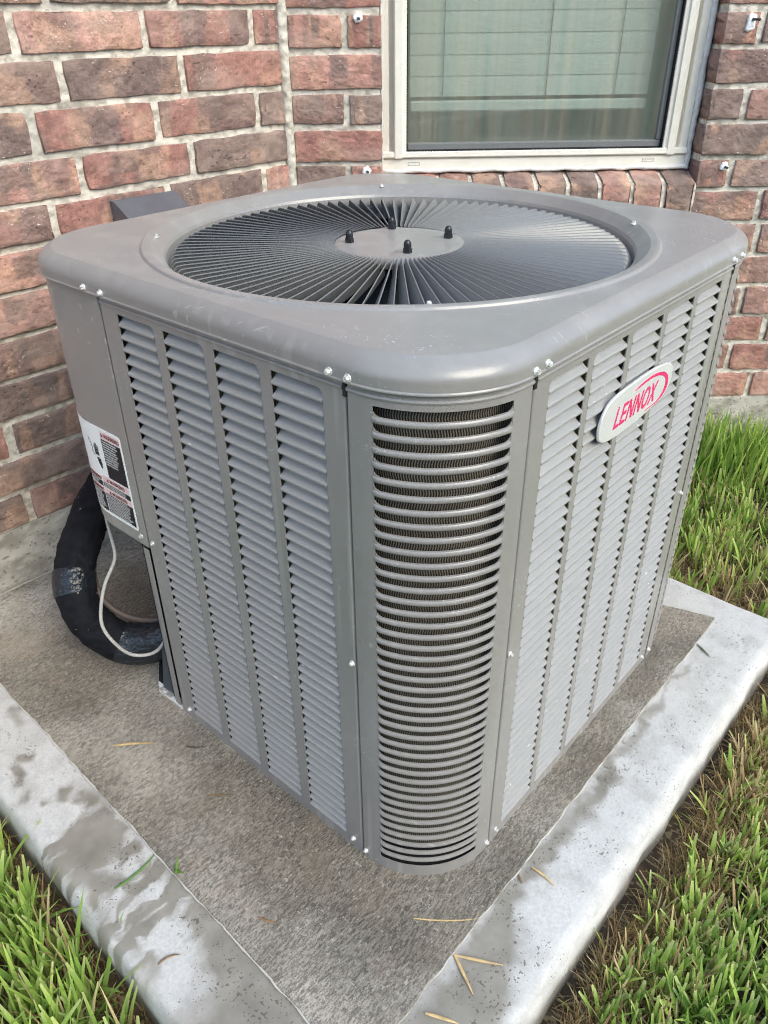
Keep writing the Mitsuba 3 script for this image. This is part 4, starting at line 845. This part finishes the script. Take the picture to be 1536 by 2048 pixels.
# ------------------------------------------------------------------ grass
def blades(n, sample, zbase, hmin, hmax, wmin, wmax, dead, seed, lean=0.9, cut=0.6):
    rs = np.random.default_rng(seed); P = sample(n, rs); n = len(P)
    seg = 4
    az = rs.random(n) * 2 * np.pi; L = rs.uniform(hmin, hmax, n); W = rs.uniform(wmin, wmax, n); ln = rs.beta(1.6, 2.2, n) * lean; cv = rs.uniform(0.1, 1.0, n)
    is_cut = rs.random(n) < cut; is_dead = rs.random(n) < (dead(P) if callable(dead) else dead)
    side = np.stack([-np.sin(az), np.cos(az), np.zeros(n)], 1); tw = rs.uniform(-0.6, 0.6, n)
    W = np.where(is_dead, W * 0.55, W); ln = np.where(is_dead, ln * 1.35, ln)
    V = np.zeros((n, seg + 1, 2, 3)); C = np.zeros((n, seg + 1, 2, 3)); pos = np.c_[P, np.full(n, zbase) + rs.uniform(-0.008, 0.006, n)]
    hue = rs.random(n)
    patch = meshkit.fbm(np.c_[P * 3.0, np.zeros(n)], 3, 12)
    g = np.clip(0.72 * hue + 0.9 * (patch - 0.33), 0, 1)[:, None]
    mid = (1 - g) * np.array([0.15, 0.30, 0.06]) + g * np.array([0.52, 0.68, 0.17])
    base = mid * 0.65 + np.array([0.05, 0.045, 0.02]); tip = mid * 1.12
    dc = np.where(rs.random(n)[:, None] < 0.5, np.array([0.60, 0.49, 0.28]), np.array([0.40, 0.29, 0.155])) * rs.uniform(0.7, 1.25, (n, 1))
    base = np.where(is_dead[:, None], dc * 0.8, base); mid = np.where(is_dead[:, None], dc, mid); tip = np.where(is_dead[:, None], dc * 1.1, tip)
    tip = np.where((is_cut & ~is_dead)[:, None], 0.45 * tip + 0.55 * np.array([0.68, 0.63, 0.38]), tip)
    for k in range(seg + 1):
        q = k / seg; w = W * np.where(is_cut, [0.6, 0.95, 1.0, 0.85, 0.45][k], [0.6, 1.0, 0.9, 0.6, 0.06][k])
        s2 = side.copy(); a = tw * q; rad = np.stack([np.cos(az), np.sin(az), np.zeros(n)], 1); s2 = side * np.cos(a)[:, None] + rad * np.sin(a)[:, None] * 0.5
        V[:, k, 0] = pos - s2 * w[:, None] / 2; V[:, k, 1] = pos + s2 * w[:, None] / 2
        col = base * max(0, 1 - 2.2 * q) + mid * (1 - max(0, 1 - 2.2 * q) - max(0, (q - 0.75) * 4)) + tip * max(0, (q - 0.75) * 4)
        C[:, k, 0] = col; C[:, k, 1] = col * 0.94
        if k < seg:
            an = ln * (0.35 + cv * (q + 0.3)) * 1.25; an = np.minimum(an, 1.75)
            pos = pos + np.stack([np.cos(az) * np.sin(an), np.sin(az) * np.sin(an), np.cos(an)], 1) * (L / seg)[:, None]
    f = np.array([[2 * k, 2 * k + 1, 2 * k + 3, 2 * k + 2] for k in range(seg)])
    F = (np.arange(n)[:, None, None] * (seg + 1) * 2 + f[None]).reshape(-1, 4)
    return mesh(V.reshape(-1, 3), F), np.clip(C.reshape(-1, 3), 0, 1)
WLn, WWn = WL.n, WW.n
def outside(P, gap):
    """keeps points off the pad and off the house"""
    e = meshkit.fbm(np.c_[P * 14, np.zeros(len(P))], 3, 31) * 0.05
    xl = -0.378 + 0.0422 * P[:, 1]
    on = (P[:, 0] > xl - gap - e * 0.6) & (P[:, 0] < 1.078 + gap * 0.6 + e * 0.5) & (P[:, 1] > -0.197 - gap - e)
    house = ((np.c_[P, np.zeros(len(P))] - CORNER) @ WLn < 0.03) | ((np.c_[P, np.zeros(len(P))] - CORNER) @ WWn < 0.035)
    return P[~on & ~house]
def area(x0, x1, y0, y1, gap, clump=0.0):
    def s(n, rs):
        P = np.c_[rs.uniform(x0, x1, n), rs.uniform(y0, y1, n)]
        if clump:
            c = np.c_[rs.uniform(x0, x1, max(1, n // 9)), rs.uniform(y0, y1, max(1, n // 9))]; P = c[rs.integers(0, len(c), n)] + rs.normal(0, clump, (n, 2))
        return outside(P, gap)
    return s
def dead_near(P):
    xl = -0.378 + 0.0422 * P[:, 1]
    d = np.where(P[:, 1] < -0.19, -0.197 - P[:, 1], np.where(P[:, 0] > 1.0, P[:, 0] - 1.078, (xl - P[:, 0]) * 2.2))
    dry = meshkit.fbm(np.c_[P * 4.2, np.zeros(len(P))], 3, 77)
    spot = np.exp(-((P[:, 0] - 0.80) / 0.30) ** 2 - ((P[:, 1] + 0.33) / 0.10) ** 2) * 0.75 + np.exp(-((P[:, 0] - 1.25) / 0.14) ** 2 - ((P[:, 1] + 0.1) / 0.18) ** 2) * 0.55
    return np.clip(0.19 + 0.72 * np.exp(-d / 0.04) + 1.1 * np.clip(dry - 0.55, 0, 1) + spot, 0, 0.97)
gm, gc = [], []
def add_grass(*a, **k):
    m, c = blades(*a, **k); gm.append(m); gc.append(c)
Zg = -0.1
add_grass(23000, area(-0.25, 1.6, -0.95, -0.18, 0.030, 0.010), Zg, 0.038, 0.088, 0.0045, 0.0102, dead_near, 1, cut=0.7)
add_grass(11000, area(-0.25, 1.6, -0.8, -0.18, 0.012, 0.010), Zg, 0.03, 0.07, 0.003, 0.007, lambda P: np.clip(dead_near(P) + 0.35, 0, .97), 2, lean=1.5, cut=0.4)
add_grass(9500, area(-1.05, -0.3, -0.4, 1.2, 0.026, 0.012), Zg, 0.07, 0.15, 0.005, 0.0100, lambda P: 0.16 + 0 * P[:, 0], 3, cut=0.5)
add_grass(3000, area(-1.05, -0.3, -0.4, 1.2, 0.008, 0.012), Zg, 0.03, 0.07, 0.003, 0.007, lambda P: 0.6 + 0 * P[:, 0], 4, lean=1.5, cut=0.4)
add_grass(15000, area(1.0, 2.7, -0.7, 1.2, 0.022, 0.012), Zg, 0.045, 0.100, 0.005, 0.010, dead_near, 5, cut=0.6)
add_grass(6500, area(1.0, 2.5, -0.6, 1.2, 0.010, 0.012), Zg, 0.03, 0.07, 0.003, 0.007, lambda P: np.clip(dead_near(P) + 0.3, 0, .97), 6, lean=1.5, cut=0.4)
def strip_wall(n, rs):
    s = rs.uniform(0.75, 2.4, n); t = rs.uniform(0.04, 0.18, n); P = CORNER + s[:, None] * WW.d + t[:, None] * WW.n; return outside(P[:, :2], 0.03)
add_grass(2200, strip_wall, Zg + 0.01, 0.14, 0.25, 0.007, 0.011, 0.05, 7, lean=0.65, cut=0.05)
add_grass(14000, area(-2.6, 3.0, -2.8, 1.2, 0.25, 0.02), Zg, 0.06, 0.11, 0.007, 0.012, 0.2, 8, cut=0.6)
gmesh = cat(gm); obj('lawn_grass', gmesh, 'blade', kind='stuff', label='thick mown lawn grass with tan cut tips and dry brown patches', cat='grass', color=np.vstack(gc))
# fine dry thatch along the edges of the pad
tm, tc = [], []
for k, (n, ar) in enumerate(((15000, area(-0.3, 1.5, -0.34, -0.17, 0.004)), (3500, area(-0.47, -0.3, -0.3, 1.2, 0.0)), (3000, area(1.05, 1.4, -0.4, 0.6, 0.0)))):
    m, c = blades(n, ar, Zg + 0.012, 0.02, 0.065, 0.0010, 0.0030, 0.97, 90 + k, lean=1.9, cut=0.2); tm.append(m); tc.append(c * np.array([0.74, 0.68, 0.62]))
obj('dry_thatch', cat(tm), 'blade', kind='stuff', label='dry brown thatch in the gap along the pad edge', cat='thatch', color=np.vstack(tc))

# ------------------------------------------------------------------ litter on the pad
def straw(name, pts, r, col, lab, ctg, z=0.0065, flat=0.55):
    P = np.array([(x, y, z + 0.0015 * math.sin(3 * i)) for i, (x, y) in enumerate(pts)]); P = spline(P, 14) if len(P) > 2 else np.linspace(P[0], P[1], 10)
    q = np.linspace(0, 1, len(P)); m = tube(P, r * (0.35 + 0.65 * np.sin(np.pi * np.clip(q * 0.9 + 0.12, 0, 1))), 6)
    v = np.asarray(m.vertices).copy(); v[:, 2] = z - r * 0.5 + (v[:, 2] - z) * flat + r * 0.3; m = mesh(v, m.faces)
    rs = np.random.default_rng(int(abs(pts[0][0]) * 1e4)); s = meshkit.fbm(v * 120, 2, 5)[:, None]
    c = np.clip(np.array(col) * (0.55 + 0.9 * s), 0, 1)
    return obj(name, m, 'straw_stalk', None, smooth=True, label=lab, cat=ctg, color=c)
TAN, BRN, GRN = (0.52, 0.38, 0.19), (0.20, 0.125, 0.07), (0.10, 0.19, 0.06)
straw('straw_stalk', [(-0.148, 0.671), (-0.126, 0.652), (-0.091, 0.615)], 0.0026, TAN, 'yellow straw stalk lying alone on the brown panel left of the unit', 'straw', z=0.0085)
straw('straw_stalk', [(0.163, -0.078), (0.163, -0.10), (0.159, -0.124)], 0.0022, TAN, 'short orange straw on the pale border right of the front corner', 'straw', z=0.003)
straw('straw_stalk', [(-0.034, -0.064), (-0.046, -0.088), (-0.063, -0.121)], 0.0028, TAN, 'left arm of the V of two straws on the front border', 'straw', z=0.003)
straw('straw_stalk', [(-0.036, -0.068), (-0.020, -0.098), (-0.001, -0.131)], 0.0026, TAN, 'right arm of the V of two straws on the front border', 'straw', z=0.0045)
straw('straw_stalk', [(-0.034, 0.014), (-0.008, -0.022), (0.030, -0.062)], 0.0013, TAN, 'long thin straw across the joint in front of the unit', 'straw', z=0.0075)
straw('straw_stalk', [(-0.128, -0.084), (-0.118, -0.105), (-0.108, -0.128)], 0.0028, TAN, 'straw at the bottom edge of the picture below the V of straws', 'straw', z=0.003)
straw('grass_straw', [(-0.309, 0.415), (-0.268, 0.411), (-0.230, 0.418)], 0.0030, GRN, 'single long green grass blade lying across the left border', 'grass blade', z=0.003)
tf = thing('grass_sprout', 'small green grass sprout growing in the joint of the left border', 'grass')
for k, (dx, dy, h) in enumerate(((0.006, 0.002, 0.03), (-0.006, -0.008, 0.024), (0.001, -0.012, 0.018))):
    p = np.array([(-0.226, 0.362, 0.0), (-0.226 + dx * 0.5, 0.362 + dy * 0.5, h * 0.6), (-0.226 + dx * 1.6, 0.362 + dy * 1.6, h)])
    m = tube(p, [0.0028, 0.0026, 0.0006], 5, n=None); obj('blade', m, 'straw_stalk', tf, smooth=True, color=np.tile(np.array((0.14, 0.26, 0.05)), (len(m.vertices), 1)))
straw('twig', [(0.139, -0.066), (0.134, -0.074), (0.128, -0.082)], 0.0020, BRN, 'short dark twig on the border beside the orange straw', 'twig', z=0.003)
straw('twig', [(0.870, -0.068), (0.860, -0.086), (0.846, -0.108)], 0.0020, (0.09, 0.10, 0.05), 'dark green twig on the far end of the right border', 'twig', z=0.003)
straw('twig', [(-0.335, 0.26), (-0.318, 0.258), (-0.305, 0.248)], 0.0022, BRN, 'small brown leaf scrap low on the left border', 'twig', z=0.003)
straw('twig', [(-0.10, 0.44), (-0.085, 0.425), (-0.075, 0.41)], 0.0018, BRN, 'dark twig on the brown panel between left border and unit', 'twig', z=0.0075)
straw('twig', [(-0.19, 0.20), (-0.186, 0.185), (-0.178, 0.172)], 0.0022, BRN, 'brown scrap on the panel near the joint of the left border', 'twig', z=0.0075)
straw('twig', [(-0.055, 0.565), (-0.045, 0.545), (-0.03, 0.535)], 0.0020, (0.1, 0.085, 0.07), 'thin dark twig on the panel close to the left louvres', 'twig', z=0.0075)
# fine clippings scattered over the slab
def clippings():
    rs = np.random.default_rng(21); n = 200; ms, cs_ = [], []
    for _ in range(n):
        if rs.random() < 0.6: x, y, z = rs.uniform(-0.24, 1.05), rs.uniform(-0.165, -0.07), 0.0012
        elif rs.random() < 0.5: x, y, z = rs.uniform(-0.34, -0.25), rs.uniform(-0.1, 0.9), 0.0012
        else: x, y, z = rs.uniform(-0.23, 0.9), rs.uniform(-0.06, 0.0), 0.0055
        if rs.random() < 0.25: x, y, z = rs.uniform(-0.22, -0.02), rs.uniform(0.0, 1.0), 0.0055
        a = rs.random() * np.pi; L = rs.uniform(0.0015, 0.0065); d = np.array([math.cos(a), math.sin(a), 0]) * L / 2; s = np.array([-math.sin(a), math.cos(a), 0]) * rs.uniform(0.0002, 0.0006); p = np.array([x, y, z])
        ms.append(mesh([p - d - s, p + d - s * .3, p + d + s * .3, p - d + s, p + [0, 0, 0.001]], np.array([[0, 1, 4], [1, 2, 4], [2, 3, 4], [3, 0, 4]]))); c = np.array((0.10, 0.075, 0.05)) if rs.random() < 0.75 else np.array((0.12, 0.14, 0.05)); cs_.append(np.tile(c, (5, 1)))
    return cat(ms), np.vstack(cs_)
m, c = clippings(); obj('grass_clippings', m, 'straw_stalk', kind='stuff', label='fine dry grass clippings scattered over the pad', cat='clippings', color=c)

for k_, d_ in list(scene.items()):
    if d_.get('type') in ('principled', 'bumpmap'): scene[k_] = two(d_)
